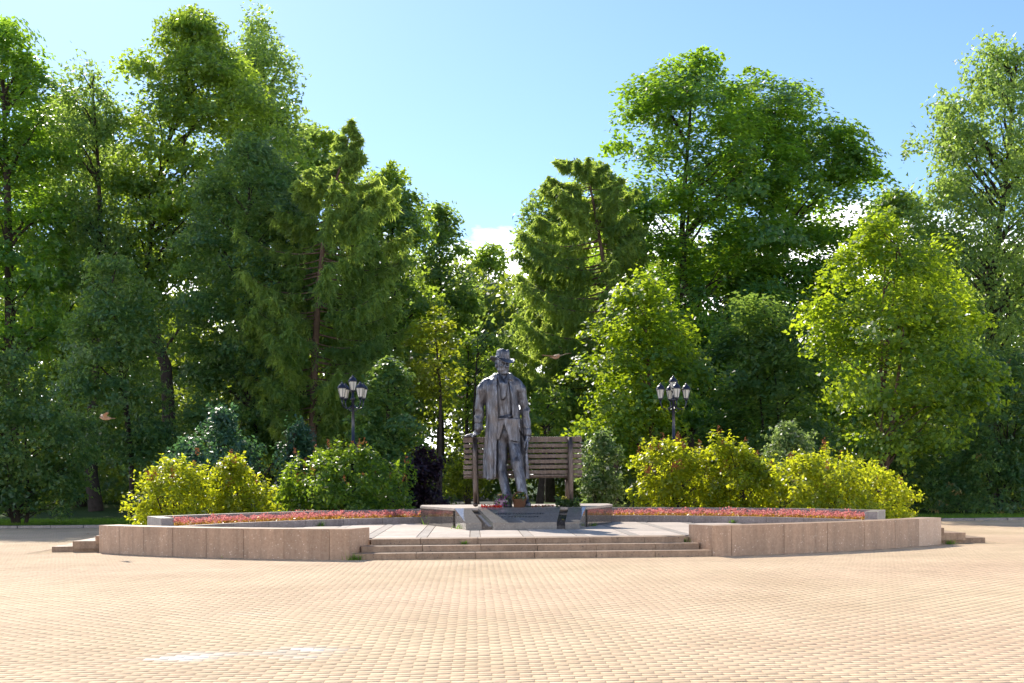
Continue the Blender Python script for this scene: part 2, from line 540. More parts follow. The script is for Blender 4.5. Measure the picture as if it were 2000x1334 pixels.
vis = [i for i in range(nb) if abs(wx[i]) < 0.4167 * wy[i] + 0.15 and wy[i] > 8.9]
near = set(vis[:300])
for i in vis[:300]:
    c = np.array([rows[i, 0], rows[i, 1], 0])
    me = np_mesh('brick', BV[i] - c, BF, M['brick'], rnd=np.repeat(bc[i:i + 1], 8, 0))
    o = mobj('brick', me, plaza)
    o.matrix_local = Matrix.Translation((CX, CY, 0)) @ Matrix.Rotation(ROT, 4, 'Z') @ Matrix.Translation((c[0], c[1], 0))
keep = np.array([i for i in range(nb) if i not in near])
fv = BV[keep].reshape(-1, 3)
ff = (BF[None] + (np.arange(len(keep)) * 8)[:, None, None]).reshape(-1, 4)
ob = mobj('bricks', np_mesh('bricks', fv, ff, M['brick'], rnd=np.repeat(bc[keep], 8, 0)), plaza)
site(ob); ob['kind'] = 'stuff'
js = MB()
js.prism([(-17.8, 5.9), (17.8, 5.9), (17.8, PLAZA_END - 0.05), (-17.8, PLAZA_END - 0.05)], -0.022, -0.0034)
js.build('joint_sand', M['sand'], plaza)

# ------------------------------------------------------------------ terrace: steps, parapets, platform
PZ = 0.33
VC, RO = 11.9, 12.32                       # centre and radius of the front wall arc
TH = 0.45


def arc(r, a, vc=VC, sgn=-1):
    return (r * math.sin(a), vc + sgn * r * math.cos(a))


front = site(empty('granite_steps'))
tag(front, 'three broad brown granite steps up to the platform between the parapets', 'steps', 'granite stairs of the platform')
for k, (v0, hw_, js_) in enumerate(((0.0, 3.22, (-2.05, -1.0, 0.05, 1.15, 2.2)), (0.33, 3.05, (-1.95, -0.9, 0.12, 1.18, 2.25)), (0.66, 2.9, (-2.0, -0.95, 0.1, 1.1, 2.1)))):
    cuts = [-hw_] + list(js_) + [hw_]
    for a, b in zip(cuts, cuts[1:]):
        z1 = 0.11 * (k + 1)
        MB().box(((a + b) / 2, v0 + 0.24, z1 - 0.08), (b - a - 0.007, 0.48, 0.16)).bevel(0.008, 2).build('step_block', M['granite_step'], front)

for sg, lab in ((-1, 'curved brown granite parapet beside the tiny fluttering bird'), (1, 'curved brown granite parapet ending in a paler block, its shadow beyond it')):
    par = site(empty('granite_parapet'))
    tag(par, lab, 'parapet', 'curved granite parapets')
    a0, a1 = math.asin(3.22 / RO), math.asin(8.5 / RO)
    wts = np.array([0.45, 1.05, 1.0, 1.0, 0.98, 0.95, 0.9, 0.85] if sg < 0 else [0.4, 1.15, 1.05, 1.0, 0.95, 0.85, 0.95])
    cs = a0 + (a1 - a0) * np.concatenate([[0], np.cumsum(wts) / wts.sum()])
    for i, (b0, b1) in enumerate(zip(cs, cs[1:])):
        g = 0.0045 / RO
        pts = [arc(RO, b0 + g), arc(RO, (b0 + b1) / 2), arc(RO, b1 - g), arc(RO - TH, b1 - g), arc(RO - TH, (b0 + b1) / 2), arc(RO - TH, b0 + g)]
        if i == 0:                          # stair end runs back past the upper step
            pts[-1] = (2.93, 0.72)
        pts = [(sg * p[0], p[1]) for p in pts]
        if sg < 0: pts = pts[::-1]
        MB().prism(pts, -0.02, 0.545).bevel(0.022, 3, 0.9).build('granite_block', M['granite_pale'] if sg > 0 and i == len(wts) - 1 else M['granite_red'], par)

for sg, lab in ((-1, 'small granite side steps beside the tiny fluttering bird'), (1, 'small granite side steps beside the pale parapet end')):
    st = site(empty('side_steps'))
    tag(st, lab, 'steps', 'granite stairs of the platform')
    for k, (uo, v0) in enumerate(((9.55, 3.32), (9.1, 3.22), (8.62, 3.13))):
        z1 = 0.11 * (k + 1)
        for v1, v2 in ((v0, 4.3), (4.3, 5.25), (5.25, 6.2)):
            MB().box((sg * (8.0 + uo) / 2, (v1 + v2) / 2, z1 - 0.08), (uo - 8.0, v2 - v1 - 0.007, 0.16)).bevel(0.008, 2).build('step_block', M['granite_step'], st)

plat = site(MB().prism(
    [(-2.9, 1.1), (2.9, 1.1)] + [arc(RO - TH + 0.1, a) for a in np.linspace(0.262, 0.755, 10)] + [(7.98, 3.6), (7.98, 6.1)]
    + [(9.0 * math.sin(a), 0.8 + 9.0 * math.cos(a)) for a in np.linspace(1.0, -1.0, 22)]
    + [(-7.98, 6.1), (-7.98, 3.6)] + [(-arc(RO - TH + 0.1, a)[0], arc(RO - TH + 0.1, a)[1]) for a in np.linspace(0.755, 0.262, 10)],
    0.0, PZ - 0.022).build('platform', M['granite_step']))
tag(plat, 'raised platform paved with pale slabs and thin grey strips', 'platform', kind='structure')
RB, VB = 7.66, 0.8                          # inner kerb of the flower beds
PED = [(-2.25, 7.5), (-1.45, 5.2), (1.45, 5.2), (2.25, 7.5), (2.25, 8.6), (-2.25, 8.6)]


def on_plat(u, v):
    if v < 1.14: return False
    if math.hypot(u, v - VC) > RO - TH - 0.005: return False
    if abs(u) > 7.99: return False
    r = math.hypot(u, v - VB)
    return r < RB - 0.005 or (abs(u) > 7.2 and v < 5.6 and r < 9)


def clip_to(poly, keep_fn, n=7):
    """trim a rectangle's back/front edge so it stays on the platform (coarse sampled)"""
    (u0, v0), (u1, v1) = poly
    vsamp = np.linspace(v0, v1, n)
    ok = [v for v in vsamp if keep_fn(u0, v) and keep_fn(u1, v) and keep_fn((u0 + u1) / 2, v)]
    return (min(ok), max(ok)) if len(ok) > 1 else None


for iu in range(-8, 8):
    for iv in range(0, 8):
        u0, u1 = iu + 0.105, iu + 0.895
        v0, v1 = 1.145 + iv * 0.96, 1.145 + (iv + 1) * 0.96 - 0.012
        r = clip_to(((u0, v0), (u1, v1)), on_plat, 13)
        if r and r[1] - r[0] > 0.1:
            MB().box(((u0 + u1) / 2, (r[0] + r[1]) / 2, PZ - 0.012 + random.uniform(-0.001, 0.001)), (u1 - u0, r[1] - r[0], 0.024)).bevel(0.004).build('paving_slab', M['slab'], plat)
        u0, u1 = iu - 0.092, iu + 0.092
        r = clip_to(((u0, v0), (u1, v1)), on_plat, 13)
        if r and r[1] - r[0] > 0.1:
            MB().box((iu, (r[0] + r[1]) / 2, PZ - 0.012), (0.184, r[1] - r[0], 0.022)).build('paving_strip', M['slab_dark'], plat)

# ------------------------------------------------------------------ flower beds
def ring_block(r0, r1, a, b, z0, z1, mat, parent, name, sub=3, bev=0.01):
    an = np.linspace(a, b, sub)
    pts = [(r1 * math.sin(x), VB + r1 * math.cos(x)) for x in an] + [(r0 * math.sin(x), VB + r0 * math.cos(x)) for x in an[::-1]]
    return MB().prism(pts, z0, z1).bevel(bev, 2, 0.9).build(name, mat, parent)


RBK = 9.2
beds = []
for sg, lab in ((-1, 'long granite flower bed on the shady-shrub side of the pedestal'), (1, 'long granite flower bed below the tallest seed-headed lilacs')):
    bed = site(empty('flower_bed'))
    tag(bed, lab, 'flower bed', 'curved flower beds')
    beds.append(bed)
    n = 7
    a_in, a_out = (0.30, 1.22), (0.10, 1.03)
    for i in range(n):
        a, b = a_in[0] + (a_in[1] - a_in[0]) * i / n, a_in[0] + (a_in[1] - a_in[0]) * (i + 1) / n
        ring_block(RB, RB + 0.17, *sorted((sg * (a + 0.0006), sg * (b - 0.0006))), PZ - 0.1, PZ + 0.15, M['granite_grey'], bed, 'kerb_block')
    for i in range(n + 1):
        a, b = a_out[0] + (a_out[1] - a_out[0]) * i / (n + 1), a_out[0] + (a_out[1] - a_out[0]) * (i + 1) / (n + 1)
        ring_block(RBK, RBK + 0.26, *sorted((sg * (a + 0.0006), sg * (b - 0.0006))), 0.0, 0.635, M['granite_grey'], bed, 'wall_block')
    pa = Vector((sg * (RB + 0.05) * math.sin(a_in[1] - 0.02), VB + (RB + 0.05) * math.cos(a_in[1] - 0.02)))
    pb_ = Vector((sg * (RBK + 0.13) * math.sin(a_out[1] + 0.012), VB + (RBK + 0.13) * math.cos(a_out[1] + 0.012)))
    t = (pb_ - pa).normalized(); nn = Vector((-t.y, t.x)) * 0.13
    q = [pa + t * 0.55 + nn, pb_ + t * 0.12 + nn, pb_ + t * 0.12 - nn, pa + t * 0.55 - nn]
    MB().prism([tuple(p) for p in q], 0.0, 0.64).bevel(0.012, 2, 0.9).build('end_block', M['granite_grey'], bed)
    q = [pa - t * 0.02 + nn, pa + t * 0.54 + nn, pa + t * 0.54 - nn, pa - t * 0.02 - nn]
    MB().prism([tuple(p) for p in q], 0.2, PZ + 0.15).bevel(0.012, 2, 0.9).build('end_block', M['granite_grey'], bed)
    an = np.linspace(0.26, 1.06, 20)
    MB().prism([(sg * (RBK - 0.01) * math.sin(x), VB + (RBK - 0.01) * math.cos(x)) for x in an] + [(sg * (RB + 0.16) * math.sin(x), VB + (RB + 0.16) * math.cos(x)) for x in np.linspace(1.18, 0.26, 20)],
               0.1, PZ + 0.10).build('soil', M['soil'], bed)

# begonias: bronze-orange leaves below, pink blooms above
bl_leaf = leaf_mat('begonia_leaf', [(0, (0.30, 0.12, 0.03)), (0.5, (0.44, 0.20, 0.04)), (1, (0.48, 0.32, 0.05))], (0.75, 0.42, 0.05), 0.4)
bl_pink = leaf_mat('begonia_bloom', [(0, (0.62, 0.10, 0.11)), (0.5, (0.76, 0.20, 0.20)), (1, (0.82, 0.42, 0.38))], (0.85, 0.32, 0.28), 0.4, 0.6, 0.2)
bego = []
for k in range(6):
    rg = np.random.default_rng(50 + k)
    n1, n2 = 34, 30
    P1 = np.stack([rg.normal(0, 0.06, n1), rg.normal(0, 0.06, n1), rg.uniform(0.01, 0.13, n1)], 1)
    v1, f1 = leaves_np(P1, P1 * 6 * [1, 1, 0] + [0, 0, 0.6] + rg.normal(0, 0.5, (n1, 3)), 0.06, 0.05, rg)
    P2 = np.stack([rg.normal(0, 0.055, n2), rg.normal(0, 0.055, n2), rg.uniform(0.12, 0.21 + 0.03 * rg.random(), n2)], 1)
    v2, f2 = leaves_np(P2, rg.normal(0, 0.7, (n2, 3)) + [0, -0.5, 0.4], 0.04, 0.042, rg)
    bego.append((np_mesh('foliage', v1, f1, bl_leaf, rnd=np.repeat(rg.random(n1), 4)), np_mesh('blossoms', v2, f2, bl_pink, rnd=np.repeat(rg.random(n2), 4))))
for sg in (-1, 1):
    for ri, rr in enumerate((RB + 0.30, RB + 0.52, RB + 0.78, RB + 1.05, RB + 1.3)):
        a = 0.285 + 0.01 * ri
        while a < (1.14 - 0.022 * ri):
            if ri > 1 and random.random() < 0.15:
                a += 0.16 / rr; continue
            p = W(sg * rr * math.sin(a) + random.uniform(-.02, .02), VB + rr * math.cos(a) + random.uniform(-.02, .02), PZ + 0.095)
            o = empty('begonia', p, random.uniform(0, 6.3))
            m1_, m2_ = random.choice(bego)
            mobj('foliage', m1_, o); mobj('blossoms', m2_, o)
            s = random.uniform(0.68, 0.98); o.scale = (s, s, s * random.uniform(0.75, 1.1))
            tag(o, 'pink begonia with orange leaves in the bed %s' % ('under the shaded lilac and lamp' if sg < 0 else 'under the sunlit lilacs'), 'flower',
                'begonias in the bed beside the %s lilacs' % ('shaded' if sg < 0 else 'sunlit'))
            a += random.uniform(0.17, 0.21) / rr

# ------------------------------------------------------------------ pedestal with plaques
ped = site(empty('pedestal'))
tag(ped, 'low dark polished granite pedestal under the statue and bench', 'pedestal')
PT = PZ + 0.434
MB().prism([(-2.22, 7.5), (-1.42, 5.22), (1.42, 5.22), (2.22, 7.5), (2.22, 8.57), (-2.22, 8.57)], PZ - 0.03, PT - 0.05).build('core', M['granite_polished'], ped)


def quad_panel(a, b, z0, z1, parent, name, mat, gap=0.004, t=0.025):
    a, b = Vector(a), Vector(b)
    d = (b - a).normalized(); n = Vector((d.y, -d.x)) * t
    a2, b2 = a + d * gap, b - d * gap
    return MB().prism([tuple(a2 + n * 1.2), tuple(b2 + n * 1.2), tuple(b2), tuple(a2)], z0, z1).bevel(0.003).build(name, mat, parent)


lc, lf = Vector((-2.25, 7.5)), Vector((-1.45, 5.2))
for k in range(3):
    quad_panel(lc.lerp(lf, k / 3), lc.lerp(lf, (k + 1) / 3), PZ - 0.01, PT - 0.052, ped, 'granite_panel', M['granite_polished'])
    r0, r1 = Vector((1.45, 5.2)), Vector((2.25, 7.5))
    quad_panel(r0.lerp(r1, k / 3), r0.lerp(r1, (k + 1) / 3), PZ - 0.01, PT - 0.052, ped, 'granite_panel', M['granite_polished'])
quad_panel((-2.25, 8.57), (-2.25, 7.5), PZ - 0.01, PT - 0.052, ped, 'granite_panel', M['granite_polished'])
quad_panel((2.25, 7.5), (2.25, 8.57), PZ - 0.01, PT - 0.052, ped, 'granite_panel', M['granite_polished'])
for u0, u1, f0, f1 in ((-2.30, -0.75, -1.47, -0.5), (-0.75, 0.75, -0.5, 0.5), (0.75, 2.30, 0.5, 1.47)):
    c0, c1 = (u0, 7.5) , (u1, 7.5)
    MB().prism([(f0 + 0.003, 5.17), (f1 - 0.003, 5.17), (u1 - 0.003, 7.5), (u1 - 0.003, 8.62), (u0 + 0.003, 8.62), (u0 + 0.003, 7.5)], PT - 0.05, PT).bevel(0.004).build('top_slab', M['slab'], ped)


def plaque(fl, fr, bl, br, name, mat):
    """wedge: low front edge fl..fr at v=4.15, rising to the pedestal top bl..br at v=5.16"""
    zf, vf, vb = PZ + 0.15, 4.05, 5.165
    return MB().prism([(fl, vf), (fr, vf), (br, vb), (bl, vb)], PZ - 0.01, [zf, zf, PT - 0.002, PT - 0.002]).bevel(0.004).build(name, mat, ped)


plaque(-1.19, -0.86, -1.44, -1.10, 'plaque_block', M['granite_plaque'])
pl = plaque(-0.62, 0.72, -0.93, 0.88, 'plaque_block', M['granite_plaque'])
plaque(0.90, 1.20, 1.06, 1.44, 'plaque_block', M['granite_plaque'])
MB().prism([(-1.0, 4.12), (1.02, 4.12), (1.25, 5.16), (-1.28, 5.16)], PZ - 0.01, [PZ + 0.07, PZ + 0.07, PT - 0.09, PT - 0.09]).build('slot_core', M['granite_polished'], ped)
M['inlay'] = plain('engraved_letters', (0.045, 0.042, 0.045), 0.6, 0, 0.3)
sl = math.atan2(PT - 0.002 - PZ - 0.15, 1.115)
for txt, sz, w_, off in (('СЕРГЕЮ РАХМАНИНОВУ', 0.115, 1.06, 0.62), ('ОТ НОВГОРОДЦЕВ', 0.085, 0.8, 0.40)):
    cu = bpy.data.curves.new('lettering', 'FONT')
    cu.body, cu.size, cu.align_x, cu.extrude = txt, sz, 'CENTER', 0.002
    cu.space_character = 1.15
    to = bpy.data.objects.new('lettering', cu)
    link(to)
    bpy.context.view_layer.update()
    me = bpy.data.meshes.new_from_object(to.evaluated_get(bpy.context.evaluated_depsgraph_get()))
    bpy.data.objects.remove(to)
    me.materials.clear(); me.materials.append(M['inlay'])
    xs = [v.co.x for v in me.vertices]
    k = w_ / max(0.1, (max(xs) - min(xs))) if xs else 1.0
    o = mobj('lettering', me, pl)
    o['kind'] = 'stuff'
    o.scale = (k, 1.35, 1)
    o.location = (-0.04, 4.05 + off * math.cos(sl), PZ + 0.15 + off * math.sin(sl) + 0.003)
    o.rotation_euler = (sl, 0, 0)

# ------------------------------------------------------------------ sculpted surfaces (signed distance -> surface nets)
def grid(lo, hi, h):
    ax = [np.arange(l, u + h, h, dtype=np.float32) for l, u in zip(lo, hi)]
    return np.stack(np.meshgrid(*ax, indexing='ij'), -1), np.array(lo, np.float32), h


def nets(Fv, lo, h):
    s = Fv < 0
    nx, ny, nz = Fv.shape
    cnt = np.zeros((nx - 1, ny - 1, nz - 1), np.float32)
    acc = np.zeros((nx - 1, ny - 1, nz - 1, 3), np.float32)
    sl0, sl1 = slice(0, -1), slice(1, None)
    for ax in range(3):
        o = [a for a in range(3) if a != ax]
        for i in (0, 1):
            for j in (0, 1):
                a = [None] * 3; b = [None] * 3
                a[ax], b[ax] = sl0, sl1
                for q, bit in zip(o, (i, j)):
                    a[q] = b[q] = sl1 if bit else sl0
                fa, fb = Fv[tuple(a)], Fv[tuple(b)]
                m = (fa < 0) != (fb < 0)
                t = np.where(m, fa / np.where(m, fa - fb, 1), 0)
                cnt += m
                acc[..., ax] += t
                acc[..., o[0]] += m * i
                acc[..., o[1]] += m * j
    act = cnt > 0
    idx = np.full(act.shape, -1, np.int64)
    idx[act] = np.arange(act.sum())
    base = np.stack(np.nonzero(act), -1).astype(np.float32)
    V = (base + acc[act] / cnt[act][:, None]) * h + lo
    Fs = []
    for ax in range(3):
        o = [a for a in range(3) if a != ax]
        a = [slice(None)] * 3; b = [slice(None)] * 3
        a[ax], b[ax] = sl0, sl1
        sa, sb = s[tuple(a)], s[tuple(b)]
        ch_ = sa != sb
        ii = np.stack(np.nonzero(ch_), -1)
        k = (ii[:, o[0]] > 0) & (ii[:, o[1]] > 0) & (ii[:, o[0]] < idx.shape[o[0]]) & (ii[:, o[1]] < idx.shape[o[1]])
        ii = ii[k]
        fl = sa[tuple(ii.T)]
        c = []
        for d0, d1 in ((1, 1), (0, 1), (0, 0), (1, 0)):
            jj = ii.copy(); jj[:, o[0]] -= d0; jj[:, o[1]] -= d1
            c.append(idx[tuple(jj.T)])
        q = np.stack(c, -1)
        if ax == 1: fl = ~fl
        q[~fl] = q[~fl][:, ::-1]
        Fs.append(q)
    return V, np.concatenate(Fs)


def rcone(P, a, b, ra, rb):
    a = np.array(a, np.float32); ba = np.array(b, np.float32) - a
    pa = P - a
    h = np.clip((pa @ ba) / (ba @ ba), 0, 1)
    return np.linalg.norm(pa - h[..., None] * ba, axis=-1) - (ra + (rb - ra) * h)


def ell(P, c, r):
    r = np.array(r, np.float32); q = P - np.array(c, np.float32)
    k0 = np.linalg.norm(q / r, axis=-1); k1 = np.linalg.norm(q / r ** 2, axis=-1) + 1e-6
    return k0 * (k0 - 1) / k1


def smin(a, b, k):
    h = np.clip(0.5 + 0.5 * (b - a) / k, 0, 1)
    return b * (1 - h) + a * h - k * h * (1 - h)


def chain(P, pts, rad, k=0.03):
    d = None
    for (a, ra), (b, rb) in zip(zip(pts, rad), zip(pts[1:], rad[1:])):
        e = rcone(P, a, b, ra, rb)
        d = e if d is None else smin(d, e, k)
    return d


def sculpt(name, fn, lo, hi, h, mat, parent):
    P, l, hh = grid(lo, hi, h)
    V, Q = nets(fn(P), l, hh)
    return mobj(name, np_mesh(name, V, Q, mat, True), parent)


def bronze(name, dark, light, patina):
    m, t, b = new_mat(name)
    tcn = N(t, 'ShaderNodeTexCoord')
    mp_ = N(t, 'ShaderNodeMapping'); mp_.inputs['Scale'].default_value = (7.0, 7.0, 1.3)
    t.links.new(tcn.outputs['Object'], mp_.inputs[0])
    n1 = noise(t, mp_.outputs[0], 2.2, 7.0, 0.7)
    n2 = noise(t, tcn.outputs['Object'], 3.0, 4.0, 0.6)
    n3 = noise(t, mp_.outputs[0], 9.0, 5.0, 0.7)
    c = ramp(t, n1, [(0.3, dark), (0.5, light), (0.72, patina)])
    c = mixc(t, ramp(t, n2, [(0.46, (0, 0, 0)), (0.70, (0.5, 0.5, 0.5))]), c, (0.15, 0.11, 0.075))
    c = mixc(t, 1.0, c, ramp(t, n3, [(0.3, (0.62, 0.62, 0.64)), (0.7, (1.15, 1.13, 1.1))]), 'MULTIPLY')
    t.links.new(c, b.inputs['Base Color'])
    b.inputs['Metallic'].default_value = 0.85
    t.links.new(ramp(t, n1, [(0.3, (0.28,) * 3), (0.75, (0.46,) * 3)]), b.inputs['Roughness'])
    w = N(t, 'ShaderNodeMath', operation='ADD'); t.links.new(n1, w.inputs[0]); t.links.new(n3, w.inputs[1])
    bump(t, b, w.outputs[0], 0.55, 0.03)
    return m


M['bronze'] = bronze('weathered_bronze', (0.035, 0.038, 0.05), (0.125, 0.13, 0.15), (0.30, 0.33, 0.39))
M['bronze_wood'] = bronze('weathered_bronze_bench', (0.07, 0.052, 0.045), (0.13, 0.10, 0.085), (0.20, 0.17, 0.155))

SV = 6.05                                     # where he stands, along the platform axis
su = -0.34
stat = empty('bronze_statue', W(su, SV, PT), ROT)
tag(stat, 'tall bronze statue of a man in hat and long open overcoat leaning on the bench', 'statue')


def crease(P, k, seed):
    """irregular slanting cloth creases, -1..1"""
    x, y, z = P[..., 0], P[..., 1], P[..., 2]
    g = np.random.default_rng(seed); s_ = 0
    for i in range(5):
        a, b, c, ph = g.normal(0, .9), g.normal(0, .6), g.uniform(.5, 1.3), g.uniform(0, 6)
        s_ = s_ + np.sin(k * (a * x * 1.6 + b * y + c * z) * (1 + .3 * i) + ph + 1.3 * np.sin(z * 3.1 + i))
    return np.tanh(s_ * .7) * .8


def f_suit(P):
    x, y, z = P[..., 0], P[..., 1], P[..., 2]
    legs = chain(P, [(.23, .14, 1.62), (.31, -.10, .98), (.43, -.26, .26), (.455, -.30, .10)], [.170, .132, .108, .118], .05)
    leg2 = chain(P, [(-.04, .14, 1.62), (-.05, .0, .86), (.07, -.17, .24), (.085, -.20, .09)], [.155, .118, .102, .112], .05)
    wr = .010 * crease(P, 9, 1) * np.exp(-((z - .95) / .4) ** 2) + .014 * crease(P, 13, 2) * np.exp(-((z - .24) / .15) ** 2)
    d = np.minimum(legs, leg2) + wr
    ridge = -.012 * np.exp(-(((x - (.33 + (.98 - z) * .14)) / .02) ** 2)) * (y < 0) - .010 * np.exp(-(((x - (-.05 + np.clip(.86 - z, 0, 1) * .19)) / .018) ** 2)) * (y < 0)
    d = d + ridge * (z < 1.4)
    d = smin(d, ell(P, (.09, .12, 1.66), (.30, .21, .22)), .06)
    tor = smin(ell(P, (.02, .07, 2.08), (.285, .20, .42)), ell(P, (-.03, .05, 2.58), (.36, .235, .46)), .12)
    tor = smin(tor, rcone(P, (-.28, .05, 2.80), (.25, .05, 2.80), .11, .11), .08)
    # waistcoat folds and front line
    tor = tor + .008 * np.sin(x * 55 + 4 * z) * (y < -.05) * np.exp(-((x - .02) / .22) ** 2)
    tor = tor + .016 * np.exp(-((x - .02 + .05 * (z - 2.3)) / .012) ** 2) * (y < 0)
    # belt and the tails of the jacket below it
    dd = np.sqrt(((x - .06) / .315) ** 2 + ((y - .08) / .245) ** 2)
    sk = np.abs((dd - 1) * .25) - .022
    zb = 1.50 + .10 * np.clip((x - .02) * -1, -.5, .5)
    sk = np.maximum(sk, np.maximum(zb - z, z - 2.0))
    vcut = np.maximum(np.abs(x - .015) - np.clip((1.86 - z) * .34, 0, .2), y + .02)
    sk = np.maximum(sk, -vcut)
    tor = smin(tor, sk, .035)
    zbelt = 2.02 + .22 * (x - .02)
    tor = tor - .016 * np.exp(-((z - zbelt) / .035) ** 4) + .012 * np.exp(-((z - zbelt - .055) / .012) ** 2)
    d = smin(d, tor, .04)
    # scarf / cravat and shirt collar
    d = smin(d, chain(P, [(-.11, -.08, 2.98), (-.03, -.19, 2.78), (.0, -.2, 2.45)], [.05, .055, .04]), .03)
    d = smin(d, chain(P, [(.12, -.08, 2.97), (.05, -.19, 2.76), (.03, -.2, 2.5)], [.05, .05, .04]), .03)
    return smin(d, rcone(P, (0, .03, 2.85), (0, .01, 3.08), .135, .115), .05)


sculpt('suit', f_suit, (-.55, -.5, -.02), (.75, .5, 3.12), .0165, M['bronze'], stat)


def lerp_t(z, tab):
    zs = [a for a, _ in tab]; vs_ = [b for _, b in tab]
    return np.interp(z, zs, vs_)


def f_coat(P):
    x, y, z = P[..., 0], P[..., 1], P[..., 2]
    xl = lerp_t(z, [(.6, -.42), (1.5, -.41), (2.0, -.385), (2.5, -.40), (2.75, -.43), (2.88, -.33), (2.98, -.17)])
    xr = lerp_t(z, [(.6, .56), (1.5, .50), (2.0, .385), (2.5, .335), (2.75, .35), (2.88, .27), (2.98, .16)])
    cx, a = (xl + xr) / 2, (xr - xl) / 2
    b = lerp_t(z, [(.6, .34), (1.5, .30), (2.0, .265), (2.6, .285), (2.85, .22), (2.98, .16)])
    cyy = lerp_t(z, [(.6, .14), (1.5, .13), (2.2, .08), (2.98, .05)])
    th = np.arctan2((y - cyy) / b, (x - cx) / a)
    fold = (.020 * np.sin(th * 11 + 1.5 * np.sin(z * 2.1)) + .012 * np.sin(th * 19 + 2)) * np.clip((2.2 - z) / 1.2, 0, 1)
    fold = fold + .007 * np.sin(z * 14 + th * 5) * np.clip((z - 1.6), 0, .6)
    q = np.sqrt(((x - cx) / a) ** 2 + ((y - cyy) / b) ** 2)
    d = (q - 1) * np.minimum(a, b) + fold
    d = np.abs(d + .02) - .026
    d = np.maximum(d, np.maximum(.66 + .05 * np.sin(th * 3) - z, z - 3.0))
    ol = lerp_t(z, [(.6, -.17), (1.5, -.155), (2.0, -.115), (2.5, -.13), (2.8, -.13), (3.0, -.16)])
    orr = lerp_t(z, [(.6, .50), (1.45, .50), (1.6, .45), (2.03, .205), (2.5, .175), (2.8, .135), (3.0, .14)])
    cut = np.maximum(np.maximum(ol - x, x - orr), y - .12)
    # lapels: thickened bands along both edges of the opening
    lapw = np.clip((2.92 - z) * 1.2, 0, 1) * np.clip((z - 1.95) * 2.2, 0, 1) * .13 + .001
    notch = 1 - np.exp(-((z - 2.74) / .018) ** 2)
    lap = ((np.abs(x - (ol - lapw * .5)) < lapw * .5) | (np.abs(x - (orr + lapw * .5)) < lapw * .5)) & (y < .05)
    d = d - .017 * lap * notch
    d = np.maximum(d, -cut)
    col = np.abs(np.sqrt((x / 1.05) ** 2 + ((y - .03) / 1.05) ** 2) - .185 + (z - 3.0) * .35) - .024
    col = np.maximum(col, np.maximum(2.86 - z, z - 3.02 - .05 * np.clip(y * 4, -1, 1)))
    col = np.maximum(col, -np.maximum(np.abs(x) - .11 - (3.05 - z) * .15, y + .02))
    d = smin(d, col, .02)
    # sleeves
    sw = .016 * crease(P, 12, 5)
    yoke = np.minimum(rcone(P, (-.10, .07, 2.97), (-.41, .07, 2.77), .085, .115), rcone(P, (.10, .07, 2.97), (.34, .07, 2.77), .085, .115))
    yoke = np.maximum(yoke, .17 - np.sqrt(x ** 2 + (y - .02) ** 2))
    d = smin(d, yoke, .05)
    s1 = chain(P, [(-.36, .06, 2.80), (-.47, .07, 2.66), (-.54, .13, 2.20), (-.555, .12, 1.79)], [.125, .122, .102, .100], .05)
    s1 = s1 + sw * np.exp(-((z - 2.12) / .28) ** 2) + .014 * np.exp(-((z - 1.90) / .014) ** 2)
    s2 = chain(P, [(.29, .06, 2.80), (.40, .07, 2.66), (.50, .13, 2.20), (.545, .06, 1.66)], [.125, .120, .102, .102], .05)
    s2 = s2 + sw * np.exp(-((z - 2.15) / .3) ** 2) + .014 * np.exp(-((z - 1.78) / .014) ** 2)
    d = smin(d, np.minimum(s1, s2), np.where(z > 2.62, .035, .006))
    return np.maximum(d, y - .31 - np.clip(z - 1.62, 0, 1) * .4)


sculpt('overcoat', f_coat, (-.72, -.42, .58), (.74, .58, 3.14), .0165, M['bronze'], stat)

HA = R_(27)                                    # head turned towards his left
ca, sa = math.cos(HA), math.sin(HA)


def f_head(P):
    q = P - np.array((-.005, .0, 3.20), np.float32)
    X = q[..., 0] * ca + q[..., 1] * sa
    Y = -q[..., 0] * sa + q[..., 1] * ca
    Z = q[..., 2]
    H = np.stack([X, Y, Z], -1)
    d = smin(ell(H, (0, .02, .07), (.150, .190, .20)), ell(H, (0, -.045, -.07), (.112, .135, .155)), .06)
    d = smin(d, ell(H, (0, -.115, -.185), (.062, .055, .045)), .04)                       # chin
    d = smin(d, rcone(H, (-.10, -.03, -.10), (.10, -.03, -.10), .05, .05), .04)            # jaw
    d = smin(d, rcone(H, (-.075, -.125, -.02), (-.10, -.06, -.03), .035, .03), .03)        # cheekbones
    d = smin(d, rcone(H, (.075, -.125, -.02), (.10, -.06, -.03), .035, .03), .03)
    d = smin(d, rcone(H, (-.085, -.150, .062), (.085, -.150, .062), .024, .024), .03)       # brow
    for sx_ in (-1, 1):                                                                    # eyes in sockets
        so = ell(H, (.058 * sx_, -.178, .026), (.040, .034, .024))
        d = -smin(-d, so, .018)
        d = smin(d, ell(H, (.058 * sx_, -.148, .024), (.026, .022, .018)), .006)
        d = smin(d, ell(H, (.152 * sx_, .02, .0), (.024, .045, .062)), .015)               # ears
    d = smin(d, rcone(H, (0, -.168, .045), (0, -.232, -.045), .017, .028), .018)           # nose
    d = smin(d, rcone(H, (-.02, -.19, -.052), (.02, -.19, -.052), .022, .022), .015)
    d = smin(d, rcone(H, (-.036, -.155, -.108), (.036, -.155, -.108), .020, .020), .015)   # lips
    d = d + .012 * np.exp(-((Z + .108) / .007) ** 2) * (np.abs(X) < .05) * (Y < -.1)
    d = smin(d, rcone(P, (0, .03, 2.86), (-.004, .01, 3.10), .115, .112), .05)
    return d


sculpt('head', f_head, (-.24, -.30, 2.86), (.26, .26, 3.48), .0085, M['bronze'], stat)

